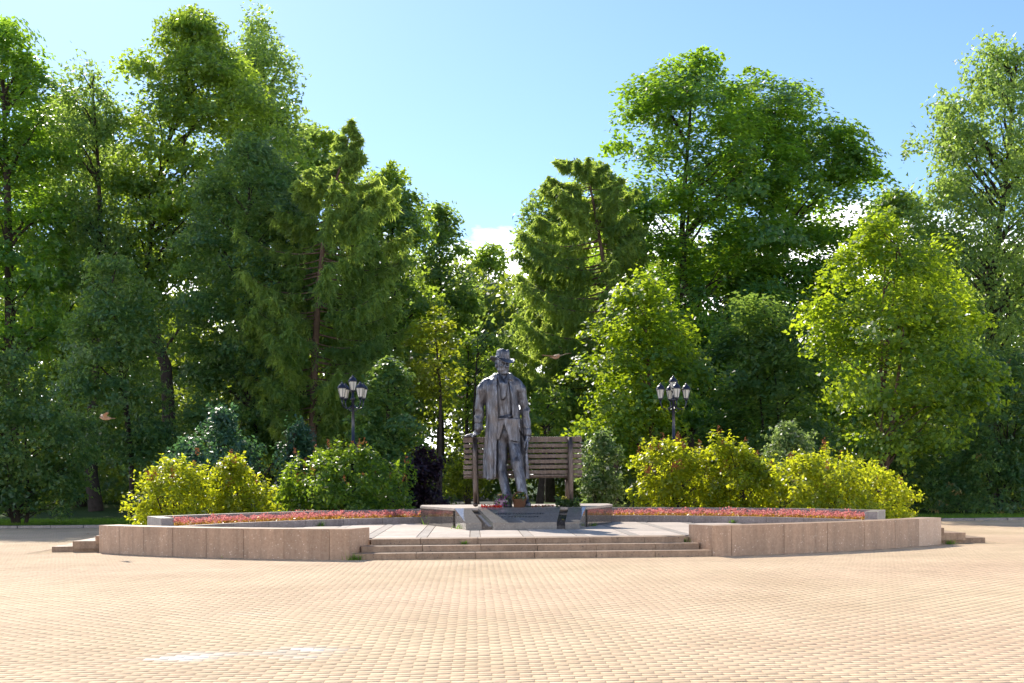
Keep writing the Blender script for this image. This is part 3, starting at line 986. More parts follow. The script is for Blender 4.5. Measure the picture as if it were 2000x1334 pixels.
# fedora: crown with a pinched top and a curled brim
hv, hq = [], []
nr, na = 0, 40
prof = [(.0, .205), (.07, .20), (.112, .222), (.136, .208), (.150, .165), (.162, .09), (.166, .03), (.17, .012), (.215, .0), (.265, -.002), (.285, .004), (.278, -.014), (.22, -.022), (.165, -.02), (.15, .04), (.13, .15)]
for r, z in prof:
    for k in range(na):
        t_ = 2 * math.pi * k / na
        rr = r * (1.0 + .06 * math.cos(2 * t_ + math.pi))
        br = max(0.0, (r - .16) / .12)
        zz = z + br * (.055 * math.cos(2 * t_) + .012 * math.sin(t_) - .012)
        if z > .19: zz -= .05 * math.exp(-((r * math.cos(t_)) / .05) ** 2) * (1 if r < .1 else .6) - .015 * math.sin(t_ + math.pi)
        hv.append((rr * math.cos(t_), rr * 1.08 * math.sin(t_), zz))
for i in range(len(prof) - 1):
    for k in range(na):
        hq.append((i * na + k, (i + 1) * na + k, (i + 1) * na + (k + 1) % na, i * na + (k + 1) % na))
hat = mobj('hat', np_mesh('hat', np.array(hv), np.array(hq)[:, ::-1], M['bronze'], True), stat, (-.005, .015, 3.345), (R_(5), R_(4), HA))
hb = MB().lathe([(.167, .0), (.172, .02), (.170, .055), (.165, .06)], n=32, squash=1.08)
hb.build('hat_band', M['bronze'], hat, True)


def hand(name, wrist, pts_palm, fingers, thumb, lo, hi):
    def fn(P):
        d = chain(P, pts_palm, [.072, .068, .062], .03)
        d = np.minimum(d, 9)
        for fp, r in fingers + [thumb]:
            d = smin(d, chain(P, fp, [r * 1.08, r, r * .95, r * .8][:len(fp)], .008), .014)
        return d
    return sculpt(name, fn, lo, hi, .0085, M['bronze'], stat)


# his right hand lies on the bench's top rail, fingers spread over it
f1 = []
for k, (yy, ln) in enumerate(((.0, .92), (.058, 1.0), (.114, .97), (.165, .8))):
    f1.append(([(-.63, .195 + yy, 1.66), (-.62 - .11 * ln, .21 + yy * 1.1, 1.645), (-.62 - .185 * ln, .215 + yy * 1.15, 1.628), (-.62 - .25 * ln, .22 + yy * 1.15, 1.61)], .034))
hand('hand', None, [(-.555, .13, 1.82), (-.575, .20, 1.72), (-.63, .27, 1.672)], f1,
     ([(-.54, .17, 1.69), (-.60, .12, 1.655), (-.66, .10, 1.625), (-.70, .11, 1.60)], .031), (-.98, .0, 1.50), (-.42, .50, 1.88))
f2 = []
for k, (yy, ln) in enumerate(((-.06, .92), (-.012, 1.0), (.036, .97), (.08, .82))):
    f2.append(([(.54, .04 + yy, 1.47), (.545, .02 + yy * 1.1, 1.47 - .11 * ln), (.53, .0 + yy * 1.1, 1.47 - .19 * ln), (.505, -.01 + yy * 1.05, 1.47 - .25 * ln)], .025))
hand('hand', None, [(.535, .06, 1.70), (.54, .055, 1.58), (.54, .05, 1.50)], f2,
     ([(.52, .0, 1.56), (.49, -.05, 1.48), (.48, -.065, 1.40), (.48, -.06, 1.34)], .026), (.40, -.18, 1.12), (.64, .24, 1.76))


def shoe(a, toe):
    def fn(P):
        d = smin(rcone(P, (a[0], a[1] + .10, .075), (a[0], a[1], .11), .075, .095), rcone(P, (a[0], a[1], .08), (toe[0], toe[1], .055), .095, .075), .04)
        d = np.maximum(d, .004 - P[..., 2])
        sole = np.maximum(smin(rcone(P, (a[0], a[1] + .11, .02), (a[0], a[1] + .05, .02), .085, .085), rcone(P, (a[0], a[1], .02), (toe[0], toe[1], .02), .1, .092), .03), np.maximum(P[..., 2] - .03, .003 - P[..., 2]))
        return np.minimum(d, sole)
    lo = (min(a[0], toe[0]) - .14, toe[1] - .14, -.02); hi = (max(a[0], toe[0]) + .14, a[1] + .26, .26)
    return sculpt('shoe', fn, lo, hi, .011, M['bronze'], stat)


shoe((.46, -.34), (.515, -.60))
shoe((.09, -.24), (.075, -.53))

# ------------------------------------------------------------------ bench, seen from behind
BV_ = SV + 0.22
bench = empty('bench', W(0.11, BV_, PT), ROT)
tag(bench, 'long slatted bronze park bench standing with its back to the plaza', 'bench')
bw = 1.36
zs = [(1.468, 1.595)] + [(1.468 - .122 * k, 1.558 - .122 * k) for k in range(1, 7)]
for i, (z0, z1) in enumerate(zs):
    lean = .10 * (z0 - .6)
    MB().box((0, .055 + lean, (z0 + z1) / 2), (2 * bw + random.uniform(-.02, .02), .05, z1 - z0)).bevel(0.008, 2).build('back_slat', M['bronze_wood'], bench)
for i in range(5):
    MB().box((0, .0 + .17 * i + .12, .70 - .03 * math.sin(i / 4 * math.pi)), (2 * bw, .13, .05)).bevel(0.008, 2).build('seat_slat', M['bronze_wood'], bench)
for sx_ in (-1, 1):
    ux = sx_ * 1.09
    MB().tube([(ux, -.03, .06), (ux, -.02, .4), (ux, -.005, .75), (ux, .05, 1.2), (ux, .085, 1.57)], [.05, .058, .064, .064, .055], 10).ball((ux, -.03, .055), (.062, .062, .052), 2).build('leg', M['bronze_wood'], bench, True)
    MB().tube([(ux - .02 * sx_, .85, .03), (ux - .02 * sx_, .82, .4), (ux - .02 * sx_, .80, .68)], [.045, .05, .055], 8).build('leg', M['bronze_wood'], bench, True)
    MB().box((ux, .43, .655), (.07, .85, .05)).bevel(0.01).build('seat_rail', M['bronze_wood'], bench)
    MB().tube([(ux, .08, 1.05), (ux, .45, 1.07), (ux, .80, 1.03), (ux, .84, .70)], [.04, .045, .045, .04], 8).build('armrest', M['bronze_wood'], bench, True)

# ------------------------------------------------------------------ offerings at his feet
stem = leaf_mat('stem_leaf', [(0, (0.03, 0.06, 0.02)), (1, (0.06, 0.11, 0.03))], (0.15, 0.25, 0.03))
petal = {k: leaf_mat('petal_' + k, [(0, a), (1, b)], b, 0.3, 0.6, 0.2) for k, a, b in (
    ('red', (0.55, 0.015, 0.01), (0.75, 0.05, 0.02)), ('purple', (0.22, 0.03, 0.20), (0.50, 0.20, 0.45)), ('yellow', (0.60, 0.48, 0.02), (0.75, 0.70, 0.12)),
    ('white', (0.70, 0.68, 0.60), (0.80, 0.80, 0.76)), ('dry', (0.20, 0.05, 0.03), (0.35, 0.12, 0.08)))}


def puff(name, pts, n, r, size, mat, parent, seed):
    rg = np.random.default_rng(seed)
    C = np.repeat(np.array(pts, float), n, 0)
    d = unit(rg.normal(size=(len(C), 3)))
    v, f = leaves_np(C + d * r * rg.uniform(.3, 1, (len(C), 1)), d + rg.normal(0, .4, d.shape), size, size * .9, rg)
    o = mobj(name, np_mesh(name, v, f, mat, rnd=np.repeat(rg.random(len(C)), 4)), parent)
    o['kind'] = 'stuff'
    return o


basket = empty('flower_basket', W(su + .33, SV - .66, PT + .002), ROT)
tag(basket, 'wicker basket of yellow and white flowers with an arched handle', 'basket')
M['wicker'] = plain('wicker', (0.13, 0.06, 0.028), 0.7, 0, 0.3, 0.4, 60.0)
bk = MB()
for k in range(9):
    z = .012 + k * .021; r = .115 + .028 * (k / 8)
    bk.tube([((r + .004 * ((q + k) % 2)) * math.cos(q * math.pi / 10), (r + .004 * ((q + k) % 2)) * math.sin(q * math.pi / 10), z) for q in range(21)], .012, 5, False)
bk.lathe([(.11, .002), (.135, .15)], n=20)
bk.build('wicker_body', M['wicker'], basket, True)
MB().tube([(.15 * math.cos(a), 0, .17 + .17 * math.sin(a)) for a in np.linspace(0, math.pi, 15)], .014, 6).build('handle', M['wicker'], basket, True)
rg_ = random.Random(3)
fp = [(rg_.uniform(-.12, .12), rg_.uniform(-.12, .10), .2 + rg_.uniform(0, .08)) for _ in range(22)]
puff('yellow_blooms', fp[:12], 12, .028, .03, petal['yellow'], basket, 1)
puff('white_blooms', fp[12:18], 12, .028, .03, petal['white'], basket, 2)
puff('leaves', fp, 8, .05, .06, stem, basket, 3)
bq = empty('purple_bouquet', W(su - .07, SV - .68, PT + .002), ROT)
tag(bq, 'bunch of purple and white flowers beside his crossed shoe', 'flowers', 'flowers laid at the statue')
fp = [(rg_.uniform(-.13, .13), rg_.uniform(-.1, .1), .05 + rg_.uniform(0, .2)) for _ in range(26)]
puff('purple_blooms', fp[:17], 14, .035, .035, petal['purple'], bq, 4)
puff('white_blooms', fp[17:], 12, .03, .03, petal['white'], bq, 5)
puff('leaves', fp, 5, .06, .06, stem, bq, 6)
MB().lathe([(.05, .0), (.07, .1), (.11, .16)], n=12).build('wrapper', plain('wrapping_paper', (0.4, 0.28, 0.36), 0.6), bq)
lt = empty('grave_candle', W(su - .10, SV - .52, PT + .002), ROT)
tag(lt, 'small amber candle jar behind the purple bouquet', 'candle')
MB().lathe([(.04, 0), (.05, .05), (.05, .22), (.035, .25)], n=14).build('jar', plain('amber_jar', (0.42, 0.26, 0.09), 0.25), lt, True)
MB().lathe([(.04, .25), (.055, .26), (.05, .30), (.02, .33)], n=14).build('lid', plain('gilt_lid', (0.5, 0.34, 0.12), 0.3, 0.8), lt, True)
for k in range(9):
    o = empty('red_carnation', W(su - .50 + .052 * k, 5.23 + .03 * (k % 2), PT + .03), ROT + rg_.uniform(-.5, .5))
    tag(o, 'red carnation lying in a row on the pedestal edge above the plaque', 'flower', 'red carnations on the pedestal edge')
    puff('bloom', [(0, 0, 0), (0, -.01, .012)], 12, .028, .03, petal['red'], o, 20 + k)
    MB().tube([(0, .02, 0), (.02, .2, -.015), (.0, .34, -.02)], .005, 5).build('stem', stem, o)
for k in range(7):
    o = empty('wilted_rose', W(su + .62 + .07 * k, 5.28 + .05 * (k % 3), PT + .025), ROT + 1.3 + rg_.uniform(-.5, .5))
    tag(o, 'wilted dark red rose lying on the pedestal between basket and dry bouquet', 'flower', 'wilted roses on the pedestal edge')
    puff('bloom', [(0, 0, 0.004)], 14, .028, .035, petal['dry'], o, 40 + k)
    MB().tube([(0, .02, 0), (.02, .15, -.01), (.0, .3, -.015)], .005, 5).build('stem', stem, o)
db = empty('dry_bouquet', W(1.02, 5.36, PT + .01), ROT)
tag(db, 'loose leafy bouquet lying beside the far bench leg', 'flowers', 'flowers laid at the statue')
fp = [(rg_.uniform(-.22, .28), rg_.uniform(-.1, .12), .03 + rg_.uniform(0, .16) * rg_.random()) for _ in range(34)]
puff('leaves', fp, 7, .06, .085, stem, db, 60)
puff('yellow_blooms', [(-.05, .0, .2), (-.08, .02, .17), (.05, 0, .15)], 14, .04, .04, petal['yellow'], db, 61)
MB().tube([(-.1, .0, .0), (-.05, .0, .22)], .006, 5).build('stem', stem, db)
MB().tube([(.1, .0, .0), (.32, -.05, .05)], .006, 5).build('stem', stem, db)


# ------------------------------------------------------------------ street lamps
M['opal'] = None
m_, t_n, b_ = new_mat('opal_glass')
b_.inputs['Base Color'].default_value = (0.88, 0.87, 0.82, 1); b_.inputs['Roughness'].default_value = 0.25
tr_ = N(t_n, 'ShaderNodeBsdfTranslucent'); tr_.inputs['Color'].default_value = (0.95, 0.92, 0.84, 1)
mx_ = N(t_n, 'ShaderNodeMixShader'); mx_.inputs[0].default_value = 0.55
t_n.links.new(b_.outputs[0], mx_.inputs[1]); t_n.links.new(tr_.outputs[0], mx_.inputs[2]); t_n.links.new(mx_.outputs[0], t_n.nodes['Material Output'].inputs[0])
M['opal'] = m_


def lantern_parts(parent, c, rz):
    ln = empty('lantern'); ln.parent = parent; ln.scale = (.86, .86, .97); ln.location = c; ln.rotation_euler = (0, 0, rz)
    n = 6
    gl = []
    for k in range(n):
        a0, a1 = 2 * math.pi * (k + .06) / n, 2 * math.pi * (k + .94) / n
        b = MB()
        v = [b.bm.verts.new((r * math.cos(a), r * math.sin(a), z)) for r, a, z in ((.070, a0, .03), (.070, a1, .03), (.128, a1, .265), (.128, a0, .265))]
        b.bm.faces.new(v)
        ge = bmesh.ops.extrude_face_region(b.bm, geom=list(b.bm.faces))
        for e in ge['geom']:
            if isinstance(e, bmesh.types.BMVert):
                e.co.x *= .95; e.co.y *= .95
        b.build('glass_pane', M['opal'], ln)
    fr = MB()
    for k in range(n):
        a = 2 * math.pi * k / n
        fr.tube([(.073 * math.cos(a), .073 * math.sin(a), .02), (.134 * math.cos(a), .134 * math.sin(a), .275)], .008, 4)
    fr.lathe([(.03, -.05), (.045, -.03), (.078, .0), (.08, .03), (.05, .03)], n=6)
    fr.build('cage', M['iron'], ln)
    MB().lathe([(.12, .262), (.15, .266), (.155, .285), (.132, .30), (.125, .325), (.10, .36), (.06, .385), (.05, .40), (.058, .412), (.03, .425), (.012, .45), (.004, .47)], n=18).build('cap', M['iron'], ln, True)
    return ln


def lamp(base, rz, label, H):
    r = empty('street_lamp', base, rz)
    tag(r, label, 'street lamp', 'lamps behind the flower beds')
    MB().lathe([(.20, 0), (.20, .12), (.14, .18), (.12, .5), (.085, .62), (.075, .9), (.085, .95), (.07, 1.0)], n=16).build('base', M['iron'], r, True)
    MB().lathe([(.062, .95), (.058, H * .55), (.078, H * .55 + .02), (.078, H * .55 + .06), (.045, H * .55 + .09), (.040, H - .72), (.065, H - .70), (.065, H - .66), (.036, H - .62), (.034, H - .46)], n=14).build('pole', M['iron'], r, True)
    lantern_parts(r, (0, 0, H - .46), .2)
    for k in range(4):
        a = k * math.pi / 2
        ca_, sa_ = math.cos(a), math.sin(a)
        zb = H - .86
        MB().tube([(ca_ * q, sa_ * q, zb + z) for q, z in ((.03, .02), (.12, -.06), (.22, -.08), (.31, -.04), (.35, .06), (.355, .16))], [.018, .017, .016, .015, .015, .02], 6) \
            .tube([(ca_ * q, sa_ * q, zb + z) for q, z in ((.03, -.16), (.1, -.14), (.15, -.09), (.13, -.05), (.10, -.07))], .010, 5).build('arm', M['iron'], r, True)
        lantern_parts(r, (ca_ * .355, sa_ * .355, zb + .20), a + .1)
    return r


pL, pR = at(691, 1000, 33.6), at(1317, 1000, 33.4)
HL = at(691, 731, 33.6).z
HRr = at(1317, 732, 33.4).z
lamp((pL.x, pL.y, 0), R_(42), 'black cast iron lamp post against the dark shaded trees', HL)
lamp((pR.x, pR.y, 0), R_(6), 'black cast iron lamp post rising from the sunlit lilacs', HRr)


# ------------------------------------------------------------------ birds
M['feather'] = leaf_mat('brown_feather', [(0, (0.38, 0.27, 0.19)), (1, (0.44, 0.33, 0.24))], (0.72, 0.52, 0.36), 0.35, 0.7, 0.2)


def bird(name, loc, rz, span, up_l, up_r, label, cat='bird', body_len=.32):
    r = empty(name, loc, rz)
    tag(r, label, cat, 'birds flying over the terrace')
    s = body_len

    def fn(P):
        d = smin(ell(P, (0, 0, 0), (.17 * s, .42 * s, .16 * s)), ell(P, (0, -.40 * s, .07 * s), (.10 * s, .12 * s, .10 * s)), .06 * s)
        d = smin(d, rcone(P, (0, -.50 * s, .06 * s), (0, -.60 * s, .04 * s), .03 * s, .008 * s), .02 * s)
        t = np.maximum(np.abs(P[..., 0]) - (.06 * s + .12 * np.clip(P[..., 1] - .3 * s, 0, 9)), np.abs(P[..., 2]) - .018 * s - .0)
        t = np.maximum(t, np.maximum(.2 * s - P[..., 1], P[..., 1] - .78 * s))
        return smin(d, t, .03 * s)
    sculpt('body', fn, (-.3 * s, -.7 * s, -.3 * s), (.3 * s, .85 * s, .3 * s), .028 * s, M['feather'], r)
    for sg, upa in ((-1, up_l), (1, up_r)):
        v, f = [], []
        n = 9
        for i in range(n):
            q = i / (n - 1)
            x = span / 2 * q
            c = (.36 * s) * (1 - .12 * q) * (1 - max(0, q - .6) ** 2 * 4.5)
            le = -.16 * s - .22 * s * math.sin(min(1, q * 2.2) * math.pi / 2) + .42 * s * max(0, q - .45)
            z = x * upa * (1 - .35 * q)
            for w_, zz in ((le, 0), (le + c * .35, .03 * s * (1 - q)), (le + c + (.03 * s if i % 2 else 0), -.01 * s)):
                v.append((sg * (x + .03), w_, z + zz))
        for i in range(n - 1):
            for k in range(2):
                f.append((i * 3 + k, i * 3 + k + 1, i * 3 + k + 4, i * 3 + k + 3))
        me = np_mesh('wing', np.array(v), np.array(f), M['feather'], True)
        o = mobj('wing', me, r)
        sd = o.modifiers.new('thick', 'SOLIDIFY'); sd.thickness = .012 * s
    return r


bird('pigeon', at(1086, 697, 27.0), R_(25), .66, .12, .42, 'brown pigeon gliding with wide spread wings beside the statue')
bird('pigeon', at(207, 817, 25.0), R_(-60), .42, .7, .8, 'tan pigeon flying with raised wings in front of the dark trees', body_len=.24)
bird('sparrow', at(901, 776, 36.0), R_(30), .26, .5, 1.1, 'small brown bird flying with raised wings before the dark trunks', body_len=.15)
bird('sparrow', at(172, 1042, 26.6), R_(10), .12, .5, .5, 'tiny bird fluttering just above the bricks near the side steps', body_len=.08)

# ------------------------------------------------------------------ trees and shrubs
def z_of(py, d): return EYE - (py - HZ) * d / F_PX
def x_of(px, d): return (px - 1000.0) * d / F_PX


def crown_fn(rg):
    ph = rg.uniform(0, 6.28, 8); am = rg.uniform(0.5, 1.0, 8)

    def f(th, z):
        return (am[0] * np.sin(2 * th + ph[0] + .7 * z) + am[1] * np.sin(3 * th + ph[1] - 1.1 * z) + am[2] * np.sin(5 * th + ph[2] + 1.7 * z)
                + am[3] * np.sin(1.9 * z + ph[3]) + am[4] * np.sin(3.3 * z + th + ph[4])) / 3.2
    return f


LEAVES = [0]
STYLE = {   # cluster radius (m at D=50), flattening, droop, leaf normal weights (up, out, random), leaf aspect
    'maple':  dict(cr=0.95, fl=0.55, droop=0.35, w=(0.85, 0.50, 0.42), asp=0.95),
    'linden': dict(cr=0.90, fl=0.55, droop=0.30, w=(0.55, 0.55, 0.60), asp=0.78),
    'elm':    dict(cr=0.85, fl=0.50, droop=0.45, w=(0.60, 0.55, 0.50), asp=0.62),
    'birch':  dict(cr=0.62, fl=1.35, droop=0.10, w=(0.15, 0.35, 0.95), asp=0.70),
    'shrub':  dict(cr=0.55, fl=0.75, droop=0.15, w=(0.55, 0.60, 0.55), asp=0.62),
}


def tree(name, label, D, prof, style, leaf, cover=4.5, group=None, trunk=None, seed=0, leaf_k=0.0036, cat='tree', depth=0.85, dens=1.0,
         bark='bark', trunk_r=None, rough=0.13, seeds=0, trunks=1, blossoms=None):
    """prof: [(y, xleft, xright)] crown outline in photo pixels at distance D, top first; a full volume is grown inside it"""
    rg = np.random.default_rng(seed * 7 + 3)
    rough = max(rough, 0.30) if (style == 'shrub' or group == G_MID) and leaf not in ('lilac', 'lilac_green_shaded') else rough
    st = STYLE[style]
    prof = sorted(prof)
    zs_ = np.array([z_of(p[0] + ROLL * ((p[1] + p[2]) / 2 - 1000), D) for p in prof])[::-1]
    xl = np.array([x_of(p[1] - ROLL * (p[0] - HZ), D) for p in prof])[::-1]
    xr = np.array([x_of(p[2] - ROLL * (p[0] - HZ), D) for p in prof])[::-1]
    z0, z1 = zs_[0], zs_[-1]
    Hc = z1 - z0
    cxf = lambda z: np.interp(z, zs_, (xl + xr) / 2)
    rf = lambda z: np.interp(z, zs_, (xr - xl) / 2)
    zz = np.linspace(z0, z1, 60)
    area = np.trapezoid(2 * rf(zz), zz) if hasattr(np, 'trapezoid') else np.trapz(2 * rf(zz), zz)
    Lg = leaf_k * D
    Wd = Lg * st['asp']
    tri = D >= 44 and leaf != 'maple_lit'
    nleaf = int((1.75 if tri else 1.6) * cover * area / (0.5 * Lg * Wd))
    LEAVES[0] += nleaf
    cr = st['cr'] * (0.35 + 0.8 * D / 50.0) * (0.62 if Hc < 4 else 1.0)
    cr = min(cr, 0.36 * max(rf(zz)), 0.22 * Hc + 0.1)
    K = int(min(700, max(16, dens * 1.9 * area / (cr * cr))))
    # cluster centres inside the outline volume, biased outwards
    w = rf(zz) + 0.12 * rf(zz).max(); w /= w.sum()
    cz = rg.choice(zz, K, p=w) + rg.normal(0, Hc / 90, K)
    cz = np.clip(cz, z0, z1 - 0.3 * cr)
    th = rg.uniform(0, 2 * np.pi, K)
    nf = crown_fn(rg)
    rad = np.maximum(rf(cz) - cr * 0.30, 0.15 * cr)
    rr = rad * rg.random(K) ** 0.40 * (1 + rough * (nf(th, cz * 6.0 / max(Hc, 1)) - 0.1))
    C = np.stack([cxf(cz) + rr * np.cos(th), D + depth * rr * np.sin(th), cz], 1)
    cs = cr * rg.uniform(0.5, 1.2, K)
    per = rg.multinomial(nleaf, (cs ** 2) / (cs ** 2).sum())
    ci = np.repeat(np.arange(K), per)
    n = len(ci)
    e = unit(rg.normal(size=(n, 3))) * (rg.random((n, 1)) ** 0.30)
    e[:, 2] = np.where(e[:, 2] < -0.25, -0.25 + 0.3 * (e[:, 2] + 0.25), e[:, 2])
    q = e * cs[ci][:, None] * np.array([1, 1, st['fl']])
    # ragged sprays: pull some leaves out along a few twig directions of their cluster
    tw = unit(rg.normal(size=(K, 6, 3)) * [1, 1, 0.6])[ci, rg.integers(0, 6, n)]
    along = rg.random((n, 1)) ** 0.8
    q = np.where(rg.random((n, 1)) < 0.38, tw * along * cs[ci][:, None] * 1.3 * [1, 1, max(st['fl'], .6)] + rg.normal(0, 0.10, (n, 3)) * cs[ci][:, None], q)
    q[:, 2] -= st['droop'] * (q[:, 0] ** 2 + q[:, 1] ** 2) / (cs[ci] + 1e-6)
    P = C[ci] + q
    if style == 'shrub':            # young upright shoots breaking the outline
        ns = int(K * 1.2) + 8
        sk = rg.integers(0, K, ns)
        sb = C[sk] + np.stack([rg.normal(0, .5, ns) * cs[sk], rg.normal(0, .5, ns) * cs[sk], cs[sk] * st['fl'] * .5], 1)
        sdv = np.stack([rg.normal(0, .35, ns), rg.normal(0, .3, ns), np.ones(ns)], 1) * (cs[sk] * rg.uniform(.4, 1.0, ns))[:, None]
        m_ = rg.random(n) < 0.22
        wi = rg.integers(0, ns, n)
        P = np.where(m_[:, None], sb[wi] + sdv[wi] * rg.random((n, 1)) + rg.normal(0, .035, (n, 3)), P)
    # inner foliage that closes the crown
    core = rg.random(n) < (0.16 if cover > 3.2 else 0.05)
    pz = rg.choice(zz, n, p=w); pr = np.maximum(rf(pz) - 0.5 * cr, 0.1 * cr) * np.sqrt(rg.random(n)); pt = rg.uniform(0, 6.283, n)
    P = np.where(core[:, None], np.stack([cxf(pz) + pr * np.cos(pt), D + depth * pr * np.sin(pt), pz], 1), P)
    axis = np.stack([cxf(P[:, 2]), np.full(n, D), np.full(n, (z0 + z1) / 2 - 0.2 * Hc)], 1)
    out = unit(P - axis) * 0.6 + unit(q) * 0.5
    a, b, c = st['w']
    Nm = np.array([0, 0, 1.0]) * a + out * b + rg.normal(size=(n, 3)) * c * .85 + (rg.normal(size=(K, 3)) * .30)[ci]
    ok = P[:, 2] > 0.02
    P, Nm, ci = P[ok], Nm[ok], ci[ok]
    v, f = leaves_np(P, Nm, Lg, Wd, rg, tri=tri)
    rnd = np.clip(0.5 + rg.normal(0, 0.22, len(P)) + rg.normal(0, 0.17, K)[ci], 0, 1)
    bx = float(cxf(z0)) if trunk is None else x_of(trunk[-1][0], D)
    root = empty(name, (bx, D, 0))
    tag(root, label, cat, group)
    org = np.array([bx, D, 0])
    mobj('crown', np_mesh('crown', v - org, f, L[leaf], rnd=np.repeat(rnd, 3 if tri else 4)), root)
    # trunk(s), limbs and branches reaching the clusters
    T = Tubes()
    tr = trunk_r or (0.016 * z1 + 0.03)
    stems = []
    for q_ in range(trunks):
        if trunk is not None and q_ == 0:
            pts = np.array([[x_of(p[0], D), D, max(0, z_of(p[1], D))] for p in trunk])[::-1]
            pts[0, 2] = -0.05
            tz = np.linspace(0, 1, 12)
            seg = np.linspace(0, 1, len(pts))
            S = np.stack([np.interp(tz, seg, pts[:, k]) for k in range(3)], 1)
        else:
            tz = np.linspace(0, 1, 12)
            ox = 0.0 if trunks == 1 else rg.normal(0, 0.18 + 0.02 * Hc)
            S = np.stack([bx + ox * (0.3 + tz) + (cxf(z1) - bx) * tz ** 1.4 * 0.9, D + rg.normal(0, 0.1) + 0.25 * np.sin(tz * 3 + q_) * 0.03 * z1, -0.05 + tz * (z1 * 0.93)], 1)
            S[:, 0] += 0.012 * z1 * np.sin(tz * 5 + rg.uniform(0, 6)) * (tz > 0.05)
        T.add(S - org, tr * (1 - 0.9 * np.linspace(0, 1, len(S)) ** 0.8) * (1.0 if trunks == 1 else 0.6), 8)
        stems.append(S)
    for k in rg.permutation(K)[: int(K * (0.28 if D < 80 else 0.1))]:
        S = stems[int(rg.integers(len(stems)))]
        c_ = C[k]
        hz = np.clip(c_[2] - 0.55 * np.hypot(c_[0] - np.interp(c_[2], S[:, 2], S[:, 0]), c_[1] - D) - 0.1 * Hc * rg.random(), 0.25 * z0 + 0.1, S[-1, 2])
        s0 = np.array([np.interp(hz, S[:, 2], S[:, 0]), np.interp(hz, S[:, 2], S[:, 1]), hz])
        t5 = np.linspace(0, 1, 6)[:, None]
        B = s0 + (c_ - s0) * t5
        B[:, 2] += (0.10 * np.linalg.norm(c_ - s0)) * np.sin(t5[:, 0] * np.pi) + rg.normal(0, 0.02, 6) * Hc * 0.1
        B[:, 0] += rg.normal(0, 0.02, 6) * np.linalg.norm(c_ - s0) * (t5[:, 0] > 0)
        r0 = max(0.006, tr * 0.22 * rg.uniform(0.5, 1.2))
        T.add(B - org, r0 * (1 - 0.8 * t5[:, 0]), 5)
    T.obj('trunk', M[bark], root)
    if seeds:      # dry brown flower heads standing on the tips
        top_ = [k for k in range(K) if C[k, 2] > z0 + 0.45 * Hc]
        pts = []
        for k in rg.choice(top_, seeds):
            zt_ = C[k, 2] + cs[k] * st['fl'] * rg.uniform(.7, 1.35)
            t_ = np.array([C[k, 0] + rg.normal(0, .4) * cs[k], C[k, 1] - abs(rg.normal(.55, .35)) * cs[k], zt_])
            for m in range(16):
                hgt = rg.random()
                pts.append(t_ + [rg.normal(0, .042 * (1.1 - hgt)), rg.normal(0, .042 * (1.1 - hgt)), hgt * .22])
        pts = np.array(pts)
        v, f = leaves_np(pts, rg.normal(size=pts.shape), 0.06, 0.045, rg)
        so = mobj('seed_heads', np_mesh('seed_heads', v - org, f, M['seed']), root)
        so['kind'] = 'stuff'
    if blossoms:
        pts = []
        for k in rg.choice(K, blossoms):
            t_ = C[k] + np.array([rg.normal(0, .4) * cs[k], -abs(rg.normal(.7, .25)) * cs[k], rg.normal(.3, .3) * cs[k]])
            pts.append(t_ + rg.normal(0, .055, (16, 3)) * [1.3, 1, .6])
        pts = np.concatenate(pts)
        v, f = leaves_np(pts, rg.normal(size=pts.shape) + [0, -.4, .8], 0.08, 0.07, rg)
        so = mobj('blossoms', np_mesh('blossoms', v - org, f, L['cream'], rnd=np.repeat(rg.random(len(pts)), 4)), root)
        so['kind'] = 'stuff'
    return root


L['cream'] = leaf_mat('cream_blossom', [(0, (0.22, 0.17, 0.05)), (1, (0.38, 0.29, 0.10))], (0.40, 0.30, 0.10), 0.3, 0.7, 0.2)


